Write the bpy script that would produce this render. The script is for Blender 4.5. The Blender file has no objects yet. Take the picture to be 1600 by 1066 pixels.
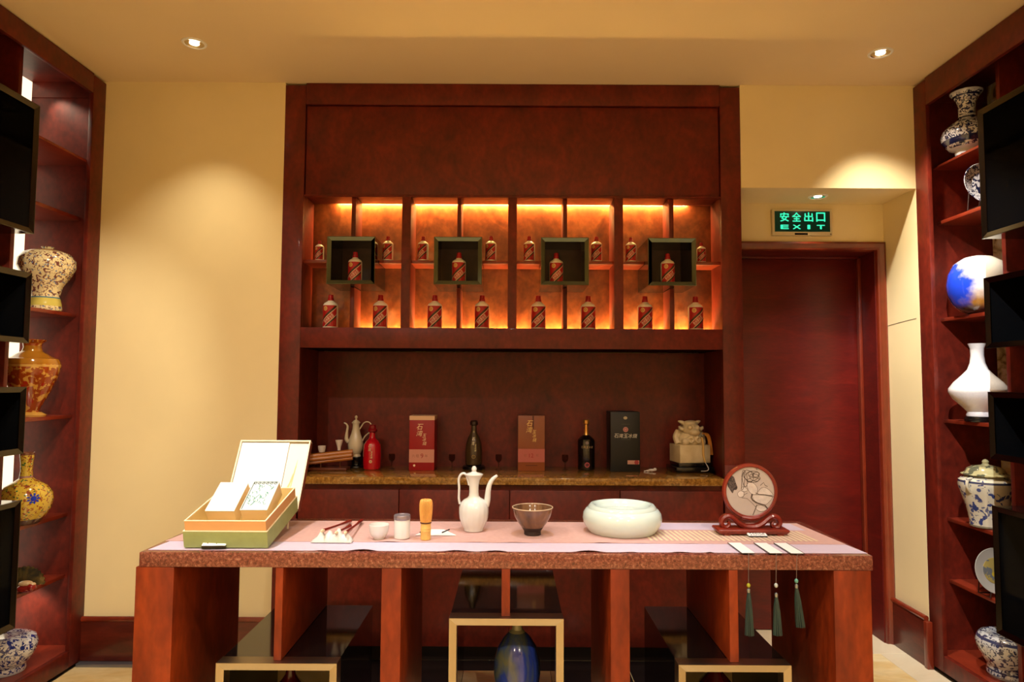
import bpy, bmesh, math, random
from mathutils import Vector, Matrix, Euler
random.seed(7)
PI = math.pi
R = math.radians
SC = bpy.context.scene
COL = SC.collection

# ---------------------------------------------------------------- camera
FPX, PITCH, ROLL, EYE = 1050.0, R(3.43), R(0.3), 1.45
cam_d = bpy.data.cameras.new('camera')
cam_d.sensor_width = 36.0
cam_d.lens = 36.0 * FPX / 1600.0
cam_d.clip_start = 0.05
cam = bpy.data.objects.new('camera', cam_d)
COL.objects.link(cam)
cam.matrix_world = (Matrix.Translation((0, 0, EYE)) @ Matrix.Rotation(PI / 2 + PITCH, 4, 'X')
                    @ Matrix.Rotation(ROLL, 4, 'Z'))
SC.camera = cam

# ---------------------------------------------------------------- world, exposure
w = bpy.data.worlds.new('world')
SC.world = w
w.use_nodes = True
w.node_tree.nodes['Background'].inputs[0].default_value = (1.0, 0.85, 0.65, 1)
w.node_tree.nodes['Background'].inputs[1].default_value = 0.0
SC.view_settings.view_transform = 'Standard'
SC.view_settings.look = 'None'
SC.view_settings.exposure = 0.0
SC.view_settings.gamma = 1.0
SC.view_settings.use_curve_mapping = False
WARM = (1.0, 0.84, 0.58)
AMBER = (1.0, 0.66, 0.20)


def spot(name, loc, target, watts, cone, blend=0.5, col=WARM, rad=0.03):
    d = bpy.data.lights.new(name, 'SPOT')
    d.energy = watts
    d.color = col
    d.spot_size = R(cone)
    d.spot_blend = blend
    d.shadow_soft_size = rad
    o = bpy.data.objects.new(name, d)
    COL.objects.link(o)
    o.location = loc
    v = Vector(target) - Vector(loc)
    o.rotation_euler = v.to_track_quat('-Z', 'Y').to_euler()
    return o


CEIL = 3.05
# ceiling downlights: (x, y, watts, cone, target offset)
NEUT = (1.0, 0.90, 0.76)
TABL = (0.84, 0.92, 1.0)
WALLW = (1.0, 0.87, 0.64)
DOWN = [(-1.52, 3.11, 40, 86, (-0.08, 0.06), 0.75, WALLW), (1.78, 3.17, 165, 82, (0.20, 0.08), 0.95, (1.0, 0.9, 0.74)),
        (-1.2, 2.2, 75, 44, (0.12, 0.10), 0.7, TABL), (0.1, 2.3, 75, 44, (0, 0.10), 0.7, TABL),
        (0.95, 2.25, 45, 44, (0, 0.12), 0.6, TABL),
        (-1.3, 1.2, 175, 120, (-0.05, 0.25), 0.8, NEUT), (0.0, 0.7, 110, 90, (0, 0.45), 0.7, NEUT), (1.3, 1.2, 80, 110, (0, 0.25), 0.8, NEUT),
        (-1.1, -1.2, 255, 150, (0, 0), 0.7, NEUT), (1.1, -1.2, 255, 150, (0, 0), 0.7, NEUT)]  # this pair: fill lamps added behind the camera for ambient light
for (x, y, wt, cone, (dx, dy), bl, cl) in DOWN:
    spot('downlight_beam', (x, y, CEIL - 0.012), (x + dx, y + dy, 2.05), wt, cone, bl, cl, 0.025)
spot('niche_beam', (1.70, 3.69, 2.476), (1.70, 3.66, 1.5), 14, 80, 0.6, WARM, 0.02)
# accent beams aimed at the vases of the two side cabinets
spot('puck_beam', (-2.50, 3.40, 3.02), (-2.28, 3.47, 2.60), 9, 70, 0.8, (1.0, 0.86, 0.62), 0.01)
spot('puck_beam', (-2.45, 3.34, 0.415), (-2.42, 3.50, 0.25), 4, 75, 0.9, (1.0, 0.86, 0.62), 0.01)
spot('accent_beam', (1.02, 1.55, 3.03), (2.32, 3.28, 1.35), 330, 42, 0.6, (0.90, 0.94, 1.0), 0.015)
spot('accent_beam', (-0.9, 1.55, 3.03), (-2.33, 3.28, 1.4), 130, 40, 0.7, (1.0, 0.9, 0.72), 0.02)


def area(name, loc, rot, sx, sy, watts, col):
    d = bpy.data.lights.new(name, 'AREA')
    d.shape = 'RECTANGLE'
    d.size, d.size_y = sx, sy
    d.energy = watts
    d.color = col
    o = bpy.data.objects.new(name, d)
    COL.objects.link(o)
    o.location = loc
    o.rotation_euler = rot
    return o


# LED tape glow in the slots above and below the bottle niche
area('led_glow_upper', (0.0, 3.742, 2.455), (R(4), 0, 0), 1.98, 0.012, 38, AMBER)
area('led_glow_lower', (0.13, 3.742, 1.715), (R(180 - 4), 0, 0), 1.98, 0.012, 38, AMBER)


def at(px, py, Y):
    """point of the room at depth Y that shows at (px, py)"""
    u, v = px - 800.0, 533.0 - py
    c, s = math.cos(ROLL), math.sin(ROLL)
    u, v = u * c - v * s, u * s + v * c
    d = (u, FPX * math.cos(PITCH) - v * math.sin(PITCH), FPX * math.sin(PITCH) + v * math.cos(PITCH))
    t = Y / d[1]
    return Vector((d[0] * t, Y, EYE + d[2] * t))


def mpp(Y, z):
    """metres per pixel"""
    return (Y * math.cos(PITCH) + (z - EYE) * math.sin(PITCH)) / FPX


# ---------------------------------------------------------------- materials
MATS = {}


def lin(c):
    return tuple(((v / 255.0) / 12.92 if v / 255.0 <= 0.04045 else ((v / 255.0 + 0.055) / 1.055) ** 2.4) for v in c) + (1.0,)


def new_mat(name):
    m = bpy.data.materials.new(name)
    m.use_nodes = True
    nt = m.node_tree
    return m, nt, nt.nodes['Principled BSDF']


def mat(name, rgb, rough=0.5, metal=0.0, coat=0.0, emit=None, estr=0.0, trans=0.0, ior=1.45, spec=0.5, noise=0.0, nscale=20.0, sss=0.0):
    if name in MATS:
        return MATS[name]
    m, nt, b = new_mat(name)
    b.inputs['Base Color'].default_value = lin(rgb)
    b.inputs['Roughness'].default_value = rough
    b.inputs['Metallic'].default_value = metal
    b.inputs['Coat Weight'].default_value = coat
    b.inputs['Coat Roughness'].default_value = 0.08
    b.inputs['Transmission Weight'].default_value = trans
    b.inputs['IOR'].default_value = ior
    b.inputs['Specular IOR Level'].default_value = spec
    if emit:
        b.inputs['Emission Color'].default_value = lin(emit)
        b.inputs['Emission Strength'].default_value = estr
    if noise > 0:
        tc = nt.nodes.new('ShaderNodeTexCoord')
        n = nt.nodes.new('ShaderNodeTexNoise')
        n.inputs['Scale'].default_value = nscale
        n.inputs['Detail'].default_value = 5
        nt.links.new(tc.outputs['Object'], n.inputs['Vector'])
        r = nt.nodes.new('ShaderNodeValToRGB')
        c = lin(rgb)
        r.color_ramp.elements[0].position = 0.3
        r.color_ramp.elements[1].position = 0.7
        r.color_ramp.elements[0].color = tuple(v * (1 - noise) for v in c[:3]) + (1,)
        r.color_ramp.elements[1].color = tuple(min(1, v * (1 + noise)) for v in c[:3]) + (1,)
        nt.links.new(n.outputs['Fac'], r.inputs['Fac'])
        nt.links.new(r.outputs['Color'], b.inputs['Base Color'])
    MATS[name] = m
    return m


def ramp_mat(name, stops, scale, stretch=(1, 1, 1), detail=6, distortion=0.0, rough=0.35, coat=0.0, bump=0.0, fine=None, kind='noise', coords='Object', spec=0.5, metal=0.0):
    """noise (or voronoi) driven colour ramp"""
    m, nt, b = new_mat(name)
    L = nt.links.new
    tc = nt.nodes.new('ShaderNodeTexCoord')
    mp = nt.nodes.new('ShaderNodeMapping')
    mp.inputs['Scale'].default_value = stretch
    L(tc.outputs[coords], mp.inputs['Vector'])
    if kind == 'noise':
        n = nt.nodes.new('ShaderNodeTexNoise')
        n.inputs['Scale'].default_value = scale
        n.inputs['Detail'].default_value = detail
        n.inputs['Distortion'].default_value = distortion
        out = n.outputs['Fac']
    else:
        dn = nt.nodes.new('ShaderNodeTexNoise')
        dn.inputs['Scale'].default_value = scale * 0.7
        dn.inputs['Detail'].default_value = 2
        mx = nt.nodes.new('ShaderNodeVectorMath')
        mx.operation = 'MULTIPLY_ADD'
        mx.inputs[1].default_value = (distortion,) * 3
        L(mp.outputs['Vector'], dn.inputs['Vector'])
        L(dn.outputs['Color'], mx.inputs[0])
        L(mp.outputs['Vector'], mx.inputs[2])
        n = nt.nodes.new('ShaderNodeTexVoronoi')
        n.inputs['Scale'].default_value = scale
        n.feature = 'DISTANCE_TO_EDGE' if kind == 'edge' else 'F1'
        L(mx.outputs['Vector'], n.inputs['Vector'])
        out = n.outputs['Distance']
    if kind == 'noise':
        L(mp.outputs['Vector'], n.inputs['Vector'])
    r = nt.nodes.new('ShaderNodeValToRGB')
    els = r.color_ramp.elements
    while len(els) < len(stops):
        els.new(0.5)
    for e, (p, c) in zip(els, stops):
        e.position = p
        e.color = lin(c)
    L(out, r.inputs['Fac'])
    colour = r.outputs['Color']
    if fine:
        fs, amt = fine
        n2 = nt.nodes.new('ShaderNodeTexNoise')
        n2.inputs['Scale'].default_value = fs
        n2.inputs['Detail'].default_value = 4
        L(mp.outputs['Vector'], n2.inputs['Vector'])
        mr = nt.nodes.new('ShaderNodeMapRange')
        mr.inputs['From Min'].default_value = 0.3
        mr.inputs['From Max'].default_value = 0.7
        mr.inputs['To Min'].default_value = 1 - amt
        mr.inputs['To Max'].default_value = 1 + amt
        L(n2.outputs['Fac'], mr.inputs['Value'])
        mm = nt.nodes.new('ShaderNodeMix')
        mm.data_type = 'RGBA'
        mm.blend_type = 'MULTIPLY'
        mm.inputs['Factor'].default_value = 1
        L(colour, mm.inputs['A'])
        L(mr.outputs['Result'], mm.inputs['B'])
        colour = mm.outputs['Result']
    L(colour, b.inputs['Base Color'])
    b.inputs['Roughness'].default_value = rough
    b.inputs['Coat Weight'].default_value = coat
    b.inputs['Coat Roughness'].default_value = 0.06
    b.inputs['Specular IOR Level'].default_value = spec
    b.inputs['Metallic'].default_value = metal
    if bump:
        bp = nt.nodes.new('ShaderNodeBump')
        bp.inputs['Strength'].default_value = bump
        bp.inputs['Distance'].default_value = 0.002
        L(out, bp.inputs['Height'])
        L(bp.outputs['Normal'], b.inputs['Normal'])
    MATS[name] = m
    return m


def porcelain(name, ground, ink, scale, thr=0.52, bands=(), wide=0.05, ink2=None, distortion=1.2, rough=0.12, coat=0.6):
    """glazed ware: scrolling painted pattern over a ground colour, solid rings at given heights (generated z)"""
    m, nt, b = new_mat(name)
    L = nt.links.new
    tc = nt.nodes.new('ShaderNodeTexCoord')
    n = nt.nodes.new('ShaderNodeTexNoise')
    n.inputs['Scale'].default_value = scale
    n.inputs['Detail'].default_value = 3
    n.inputs['Distortion'].default_value = distortion
    L(tc.outputs['Object'], n.inputs['Vector'])
    r = nt.nodes.new('ShaderNodeValToRGB')
    r.color_ramp.elements[0].position = thr
    r.color_ramp.elements[1].position = thr + 0.035
    r.color_ramp.elements[0].color = lin(ground)
    r.color_ramp.elements[1].color = lin(ink)
    L(n.outputs['Fac'], r.inputs['Fac'])
    colour = r.outputs['Color']
    if ink2:
        v = nt.nodes.new('ShaderNodeTexVoronoi')
        v.inputs['Scale'].default_value = scale * 0.9
        L(tc.outputs['Object'], v.inputs['Vector'])
        r2 = nt.nodes.new('ShaderNodeValToRGB')
        r2.color_ramp.elements[0].position = 0.22
        r2.color_ramp.elements[1].position = 0.27
        r2.color_ramp.elements[0].color = (1, 1, 1, 1)
        r2.color_ramp.elements[1].color = (0, 0, 0, 1)
        L(v.outputs['Distance'], r2.inputs['Fac'])
        mx = nt.nodes.new('ShaderNodeMix')
        mx.data_type = 'RGBA'
        mx.inputs['B'].default_value = lin(ink2)
        L(r2.outputs['Color'], mx.inputs['Factor'])
        L(colour, mx.inputs['A'])
        colour = mx.outputs['Result']
    if bands:
        sx = nt.nodes.new('ShaderNodeSeparateXYZ')
        L(tc.outputs['Generated'], sx.inputs['Vector'])
        for (z0, hw, c) in bands:
            c1 = nt.nodes.new('ShaderNodeMath')
            c1.operation = 'COMPARE'
            c1.inputs[1].default_value = z0
            c1.inputs[2].default_value = hw
            L(sx.outputs['Z'], c1.inputs[0])
            mx = nt.nodes.new('ShaderNodeMix')
            mx.data_type = 'RGBA'
            mx.inputs['B'].default_value = lin(c)
            L(c1.outputs['Value'], mx.inputs['Factor'])
            L(colour, mx.inputs['A'])
            colour = mx.outputs['Result']
    L(colour, b.inputs['Base Color'])
    b.inputs['Roughness'].default_value = rough
    b.inputs['Coat Weight'].default_value = coat
    b.inputs['Coat Roughness'].default_value = 0.05
    MATS[name] = m
    return m


WOOD = ramp_mat('burl_mahogany', [(0.3, (80, 21, 10)), (0.5, (96, 26, 13)), (0.72, (112, 32, 17))], 7.0, (1, 1, 0.7), 8, 1.2, 0.45, 0.03, fine=(44, 0.22), spec=0.35)
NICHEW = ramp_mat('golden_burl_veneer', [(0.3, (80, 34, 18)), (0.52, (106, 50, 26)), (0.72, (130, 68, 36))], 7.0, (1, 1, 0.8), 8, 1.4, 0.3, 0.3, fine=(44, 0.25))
WOODF = ramp_mat('cherry_wood_veneer', [(0.3, (98, 33, 10)), (0.52, (118, 42, 12)), (0.72, (136, 52, 16))], 4.0, (1.6, 1.6, 0.6), 8, 1.6, 0.45, 0.03, fine=(30, 0.2), spec=0.3)
DOORW = ramp_mat('dark_red_door_wood', [(0.3, (82, 14, 9)), (0.55, (94, 17, 10)), (0.75, (108, 22, 13))], 5.0, (0.8, 1, 3), 8, 0.9, 0.42, 0.05, fine=(30, 0.15), spec=0.4)
TRIMW = ramp_mat('polished_red_trim_wood', [(0.3, (98, 30, 14)), (0.7, (124, 43, 20))], 6.0, (1, 1, 0.5), 6, 0.6, 0.3, 0.4, fine=(30, 0.12))
BASEW = ramp_mat('baseboard_wood', [(0.3, (70, 21, 12)), (0.7, (98, 33, 19))], 5.0, (1, 1, 4), 6, 0.8, 0.35, 0.2, fine=(30, 0.15))
SHELFW = ramp_mat('shelf_wood', [(0.3, (112, 34, 17)), (0.7, (138, 48, 24))], 6.0, (1, 0.4, 1), 6, 0.8, 0.35, 0.2, fine=(30, 0.12))
WALLP = mat('cream_wall_paint', (236, 216, 166), 0.75, noise=0.03, nscale=3, spec=0.2)
CEILP = mat('ceiling_paint', (232, 208, 164), 0.85, noise=0.02, nscale=2, spec=0.1)
GRAN = ramp_mat('red_granite', [(0.30, (80, 38, 30)), (0.45, (108, 54, 42)), (0.58, (128, 70, 56)), (0.74, (158, 108, 90))], 95, (1, 1, 1), 6, 0.4, 0.22, 0.3, fine=(260, 0.4))
YSTONE = ramp_mat('yellow_counter_stone', [(0.32, (116, 78, 30)), (0.5, (146, 100, 42)), (0.68, (168, 122, 56))], 60, (1, 1, 1), 7, 0.6, 0.12, 0.5, fine=(120, 0.25))
MARB = ramp_mat('honey_marble', [(0.3, (226, 188, 122)), (0.5, (236, 210, 154)), (0.7, (242, 224, 178))], 2.6, (1, 2.2, 1), 7, 1.4, 0.2, 0.3, fine=(14, 0.06))
MARB2 = ramp_mat('pale_marble', [(0.3, (220, 202, 168)), (0.7, (240, 228, 200))], 3.0, (1, 1, 1), 6, 1.2, 0.2, 0.3)
STEEL = mat('brushed_steel', (176, 164, 144), 0.28, 1.0)
SKIRT = mat('grey_metal_strip', (140, 140, 150), 0.4, 0.8)
MIRR = mat('dark_mirror_frame', (88, 98, 96), 0.1, 1.0)
BFRAME = mat('black_metal_frame', (80, 74, 66), 0.22, 1.0)
BGLASS = mat('black_glass', (9, 9, 10), 0.06, coat=0.3)
BLACK = mat('black_lacquer', (14, 11, 11), 0.25, coat=0.3)
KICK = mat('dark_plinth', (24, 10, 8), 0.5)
CHROME = mat('chrome_reflector', (235, 232, 225), 0.12, 1.0)
LAMPE = mat('lit_lamp_lens', (255, 240, 210), 0.4, emit=(255, 236, 200), estr=12)
WHITEM = mat('white_enamel', (236, 232, 222), 0.35)
STRIPE = mat('lit_back_panel', (255, 240, 205), 0.5, emit=(255, 240, 205), estr=1.5)
ONYX = ramp_mat('onyx_back_panel', [(0.35, (120, 96, 60)), (0.5, (214, 190, 140)), (0.65, (232, 220, 190))], 9, (1, 1, 1), 6, 1.6, 0.25, 0.3)
LEDM = mat('led_tape', (255, 200, 120), 0.5, emit=(255, 190, 90), estr=6)


# ---------------------------------------------------------------- mesh building
class MB:
    def __init__(s):
        s.v, s.f, s.m = [], [], []
        s.cur = 0

    def add(s, vs, fs, mi=None):
        o = len(s.v)
        s.v += [tuple(v) for v in vs]
        for f in fs:
            s.f.append(tuple(i + o for i in f))
            s.m.append(s.cur if mi is None else mi)
        return s

    def box(s, x0, x1, y0, y1, z0, z1, mi=None):
        vs = [(x, y, z) for z in (z0, z1) for y in (y0, y1) for x in (x0, x1)]
        return s.add(vs, [(0, 2, 3, 1), (4, 5, 7, 6), (0, 1, 5, 4), (1, 3, 7, 5), (3, 2, 6, 7), (2, 0, 4, 6)], mi)

    def prism(s, poly, y0, y1, mi=None):
        """polygon in x,z (counter-clockwise seen from -Y) extruded along y"""
        n = len(poly)
        vs = [(x, y0, z) for x, z in poly] + [(x, y1, z) for x, z in poly]
        fs = [tuple(range(n)), tuple(range(2 * n - 1, n - 1, -1))]
        fs += [(i, n + i, n + (i + 1) % n, (i + 1) % n) for i in range(n)]
        return s.add(vs, fs, mi)

    def lathe(s, pts, n=32, flute=0, depth=0.0, f0=-1e9, f1=1e9, c=(0, 0, 0), mi=None, axis='Z', cap=True):
        vs = []
        for (r, z) in pts:
            for k in range(n):
                a = 2 * PI * k / n
                rr = r
                if flute and f0 <= z <= f1:
                    rr = r * (1 - depth * (1 - abs(math.cos(flute * a / 2))) ** 1.5)
                if axis == 'Z':
                    vs.append((c[0] + rr * math.cos(a), c[1] + rr * math.sin(a), c[2] + z))
                else:
                    vs.append((c[0] + rr * math.cos(a), c[1] + z, c[2] - rr * math.sin(a)))
        fs = []
        for i in range(len(pts) - 1):
            for k in range(n):
                a, b = i * n + k, i * n + (k + 1) % n
                fs.append((a, b, b + n, a + n))
        if cap and pts[0][0] > 1e-5:
            fs.append(tuple(range(n - 1, -1, -1)))
        if cap and pts[-1][0] > 1e-5:
            o = (len(pts) - 1) * n
            fs.append(tuple(range(o, o + n)))
        return s.add(vs, fs, mi)

    def tube(s, pts, rad, n=10, sub=6, mi=None, flat=None):
        P = [Vector(p) for p in pts]
        rs = rad if isinstance(rad, (list, tuple)) else [rad] * len(P)
        Q, RR = [], []
        if sub > 1 and len(P) > 2:
            for i in range(len(P) - 1):
                p0, p1, p2, p3 = P[max(i - 1, 0)], P[i], P[i + 1], P[min(i + 2, len(P) - 1)]
                for j in range(sub):
                    t = j / sub
                    Q.append(0.5 * ((2 * p1) + (p2 - p0) * t + (2 * p0 - 5 * p1 + 4 * p2 - p3) * t * t + (3 * p1 - p0 - 3 * p2 + p3) * t ** 3))
                    RR.append(rs[i] * (1 - t) + rs[i + 1] * t)
            Q.append(P[-1])
            RR.append(rs[-1])
        else:
            Q, RR = P, list(rs)
        t0 = (Q[1] - Q[0]).normalized()
        up = Vector((0, 1, 0)) if abs(t0.y) < 0.9 else Vector((1, 0, 0))
        vs = []
        for i, q in enumerate(Q):
            t = (Q[min(i + 1, len(Q) - 1)] - Q[max(i - 1, 0)]).normalized()
            a = (up - t * up.dot(t)).normalized()
            b = t.cross(a)
            up = a
            for k in range(n):
                g = 2 * PI * k / n
                fa = flat or 1.0
                vs.append(q + (a * math.cos(g) * fa + b * math.sin(g)) * RR[i])
        fs = []
        for i in range(len(Q) - 1):
            for k in range(n):
                fs.append((i * n + k, i * n + (k + 1) % n, (i + 1) * n + (k + 1) % n, (i + 1) * n + k))
        fs.append(tuple(range(n - 1, -1, -1)))
        o = (len(Q) - 1) * n
        fs.append(tuple(range(o, o + n)))
        return s.add(vs, fs, mi)

    def ellipsoid(s, c, r, n=16, m=10, mi=None):
        vs, fs = [], []
        for i in range(m + 1):
            t = PI * i / m
            for k in range(n):
                a = 2 * PI * k / n
                vs.append((c[0] + r[0] * math.sin(t) * math.cos(a), c[1] + r[1] * math.sin(t) * math.sin(a), c[2] - r[2] * math.cos(t)))
        for i in range(m):
            for k in range(n):
                fs.append((i * n + k, i * n + (k + 1) % n, (i + 1) * n + (k + 1) % n, (i + 1) * n + k))
        return s.add(vs, fs, mi)

    def build(s, name, mats, parent=None, o=(0, 0, 0), bevel=0.0, seg=2, smooth=35, label=None, kind=None):
        me = bpy.data.meshes.new(name)
        me.from_pydata([(x - o[0], y - o[1], z - o[2]) for x, y, z in s.v], [], s.f)
        if not isinstance(mats, (list, tuple)):
            mats = [mats]
        for m in mats:
            me.materials.append(m)
        me.polygons.foreach_set('material_index', s.m)
        bm = bmesh.new()
        bm.from_mesh(me)
        bmesh.ops.remove_doubles(bm, verts=bm.verts, dist=1e-6)
        if bevel > 0:
            es = [e for e in bm.edges if len(e.link_faces) == 2 and e.calc_face_angle(0) > 0.6]
            bmesh.ops.bevel(bm, geom=es, offset=bevel, segments=seg, affect='EDGES', profile=0.5, clamp_overlap=True)
        bm.to_mesh(me)
        bm.free()
        if smooth:
            me.polygons.foreach_set('use_smooth', [True] * len(me.polygons))
            me.set_sharp_from_angle(angle=R(smooth))
        me.update()
        ob = bpy.data.objects.new(name, me)
        COL.objects.link(ob)
        if parent:
            ob.parent = parent
        else:
            ob.location = o
        if label:
            ob['label'] = label
        if kind:
            ob['kind'] = kind
        return ob


def thing(name, label, cat, loc=(0, 0, 0), rot=(0, 0, 0), group=None):
    o = bpy.data.objects.new(name, None)
    o.empty_display_size = 0.05
    COL.objects.link(o)
    o.location = loc
    o.rotation_euler = rot
    return tag(o, label, cat, group)


def tag(o, label, cat, group=None):
    o['label'] = label
    o['category'] = cat
    if group:
        o['group'] = group
    return o


def copy_tree(o, parent=None):
    c = o.copy()
    COL.objects.link(c)
    if parent:
        c.parent = parent
    for ch in list(o.children):
        copy_tree(ch, c)
    return c


def bx(name, x0, x1, y0, y1, z0, z1, m, parent=None, o=(0, 0, 0), bevel=0.0, kind=None, label=None):
    return MB().box(x0, x1, y0, y1, z0, z1).build(name, m, parent, o, bevel, kind=kind, label=label, smooth=0 if not bevel else 35)


# lettering ---------------------------------------------------------
_TC = {}


def text2d(body):
    """glyph outlines as flat triangles, height of one line = 1, centred"""
    if body in _TC:
        return _TC[body]
    c = bpy.data.curves.new('lettering', 'FONT')
    c.body = body
    c.resolution_u = 2
    c.align_x = 'CENTER'
    o = bpy.data.objects.new('lettering', c)
    COL.objects.link(o)
    dg = bpy.context.evaluated_depsgraph_get()
    e = o.evaluated_get(dg)
    me = e.to_mesh()
    vs = [(v.co.x, v.co.y) for v in me.vertices]
    fs = [tuple(p.vertices) for p in me.polygons]
    e.to_mesh_clear()
    bpy.data.objects.remove(o)
    bpy.data.curves.remove(c)
    x0, x1 = min(v[0] for v in vs), max(v[0] for v in vs)
    y0, y1 = min(v[1] for v in vs), max(v[1] for v in vs)
    vs = [(x - (x0 + x1) / 2, y - (y0 + y1) / 2) for x, y in vs]
    _TC[body] = (vs, fs, x1 - x0, y1 - y0)
    return _TC[body]


def glyphs(body, wd=None, ht=None, cx=0, cz=0, rot=0.0, shear=0.0):
    vs, fs, w0, h0 = text2d(body)
    sx = (wd / w0) if wd else ht / h0
    sz = (ht / h0) if ht else sx
    out = []
    for x, y in vs:
        x, y = x * sx + shear * y * sz, y * sz
        out.append((cx + x * math.cos(rot) - y * math.sin(rot), cz + x * math.sin(rot) + y * math.cos(rot)))
    return out, fs


def put_flat(mb, vs, fs, y, mi=None, bold=0):
    mb.add([(x, y, z) for x, z in vs], fs, mi)
    if bold:
        for dx, dz in ((bold, 0), (-bold, 0), (0, bold), (0, -bold)):
            mb.add([(x + dx, y - 0.00005 * (1 if dx else 2), z + dz) for x, z in vs], fs, mi)


def put_round(mb, vs, fs, r, mi=None):
    mb.add([(r * math.sin(x / r), -r * math.cos(x / r), z) for x, z in vs], fs, mi)


def quad_strip(pts, wd):
    """polyline in 2d -> ribbon of given width"""
    vs, fs = [], []
    for i, p in enumerate(pts):
        a, b = pts[max(i - 1, 0)], pts[min(i + 1, len(pts) - 1)]
        dx, dy = b[0] - a[0], b[1] - a[1]
        L = math.hypot(dx, dy) or 1
        w_ = wd[i] if isinstance(wd, (list, tuple)) else wd
        nx, ny = -dy / L * w_ / 2, dx / L * w_ / 2
        vs += [(p[0] + nx, p[1] + ny), (p[0] - nx, p[1] - ny)]
        if i:
            k = 2 * i
            fs.append((k - 2, k - 1, k + 1, k))
    return vs, fs


def disc2d(cx, cz, r, n=16, r0=0.0):
    if r0 <= 0:
        return [(cx + r * math.cos(2 * PI * k / n), cz + r * math.sin(2 * PI * k / n)) for k in range(n)], [tuple(range(n))]
    vs = [(cx + q * math.cos(2 * PI * k / n), cz + q * math.sin(2 * PI * k / n)) for q in (r0, r) for k in range(n)]
    return vs, [(k, (k + 1) % n, n + (k + 1) % n, n + k) for k in range(n)]


# ================================================================ THE ROOM
YW = 3.53          # back wall plane
XL, XR = -2.19, 2.15
bx('ceiling', -2.7, 2.7, -2.8, 4.1, CEIL, CEIL + 0.1, CEILP, kind='structure')
fl = bx('floor', -2.7, 2.7, -2.8, 4.15, -0.05, -0.004, mat('floor_bed', (120, 100, 76), 0.6), kind='structure')
# floor tiles: honey marble field, pale border along the right side
mt = MB().box(0.0015, 0.5985, 0.0015, 0.5985, -0.004, 0).build('floor_tile', MARB, fl, bevel=0.001, seg=1)
first = True
xs0, xs1 = -2.2, 1.985
for j in range(9):
    for i in range(7):
        x0 = xs1 - 0.5978 * (i + 1)
        y0 = 3.70 - 0.6 * (j + 1)
        t = mt if first else mt.copy()
        if not first:
            COL.objects.link(t)
        first = False
        t.location = (x0, y0, 0)
bt = MB().box(0, 0.163, 0.001, 0.599, -0.004, 0).build('border_tile', MARB2, fl, bevel=0.001, seg=1)
for j in range(9):
    t = bt if j == 0 else bt.copy()
    if j:
        COL.objects.link(t)
    t.location = (1.987, 3.70 - 0.6 * (j + 1), 0)
tb = MB().box(0, 0.93, 0.0, 0.40, -0.004, 0).build('border_tile', MARB2, fl, bevel=0.001, seg=1)
tb.location = (1.22, 3.703, 0)

bx('wall_left', XL - 0.15, -1.225, YW, YW + 0.12, 0, CEIL, WALLP, kind='structure')
bx('wall_back', -1.4, 1.3, 4.12, 4.2, 0, CEIL, WALLP, kind='structure')
wr = bx('wall_right', XR, XR + 0.12, YW, 4.15, 0, CEIL, WALLP, kind='structure')
bx('bulkhead', 1.2185, XR, YW, 3.849, 2.488, CEIL, WALLP, wr)
nb = bx('wall_niche', 1.2185, XR, 3.85, 4.10, 2.262, CEIL, WALLP, kind='structure')
bx('wall_near', -2.7, 2.7, -2.9, -2.8, 0, CEIL, WALLP, kind='structure')
# plain side walls nearer than the built-in side cabinets
bx('wall_side', XL - 0.45, XL, -2.8, 1.45, 0, CEIL, WALLP, kind='structure')
bx('wall_side', XR, XR + 0.45, -2.8, 1.45, 0, CEIL, WALLP, kind='structure')

MB().tube([(XR - 0.0003, 3.56, 1.795), (XR - 0.0003, 3.66, 1.790), (XR - 0.0003, 3.83, 1.778)], 0.0014, 6, 3).build('hairline_crack', mat('dark_hairline', (90, 70, 50), 0.9), wr)

# baseboards
bl = bx('baseboard_left', XL, -1.226, YW - 0.022, YW, 0.018, 0.215, BASEW, kind='structure', bevel=0.002)
MB().tube([(XL, YW - 0.016, 0.226), (-1.226, YW - 0.016, 0.226)], 0.0135, 10, 1).build('cap_moulding', TRIMW, bl)
MB().prism([(XL, 0.0), (-1.226, 0.0), (-1.226, 0.017), (XL, 0.017)], YW - 0.055, YW, 0).build('metal_strip', SKIRT, bl, bevel=0.002)
br = bx('baseboard_right', XR - 0.022, XR, YW, 3.8485, 0.0, 0.235, BASEW, kind='structure', bevel=0.002)
MB().tube([(XR - 0.016, YW - 0.002, 0.246), (XR - 0.016, 3.8485, 0.246)], 0.0135, 10, 1).build('cap_moulding', TRIMW, br)
bx('end_post', XR - 0.032, XR - 0.0005, YW - 0.03, YW - 0.0005, 0, 0.235, TRIMW, br, bevel=0.003)

# door in the right niche
d1 = bx('door_1', 1.222, 2.079, 4.035, 4.075, 0.005, 2.202, DOORW, kind='structure', bevel=0.002)
fr = MB()
prof = [(0.0, 0.0), (0.0, 0.022), (0.012, 0.030), (0.022, 0.024), (0.03, 0.016), (0.045, 0.016), (0.05, 0.004), (0.05, 0.0)]
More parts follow.
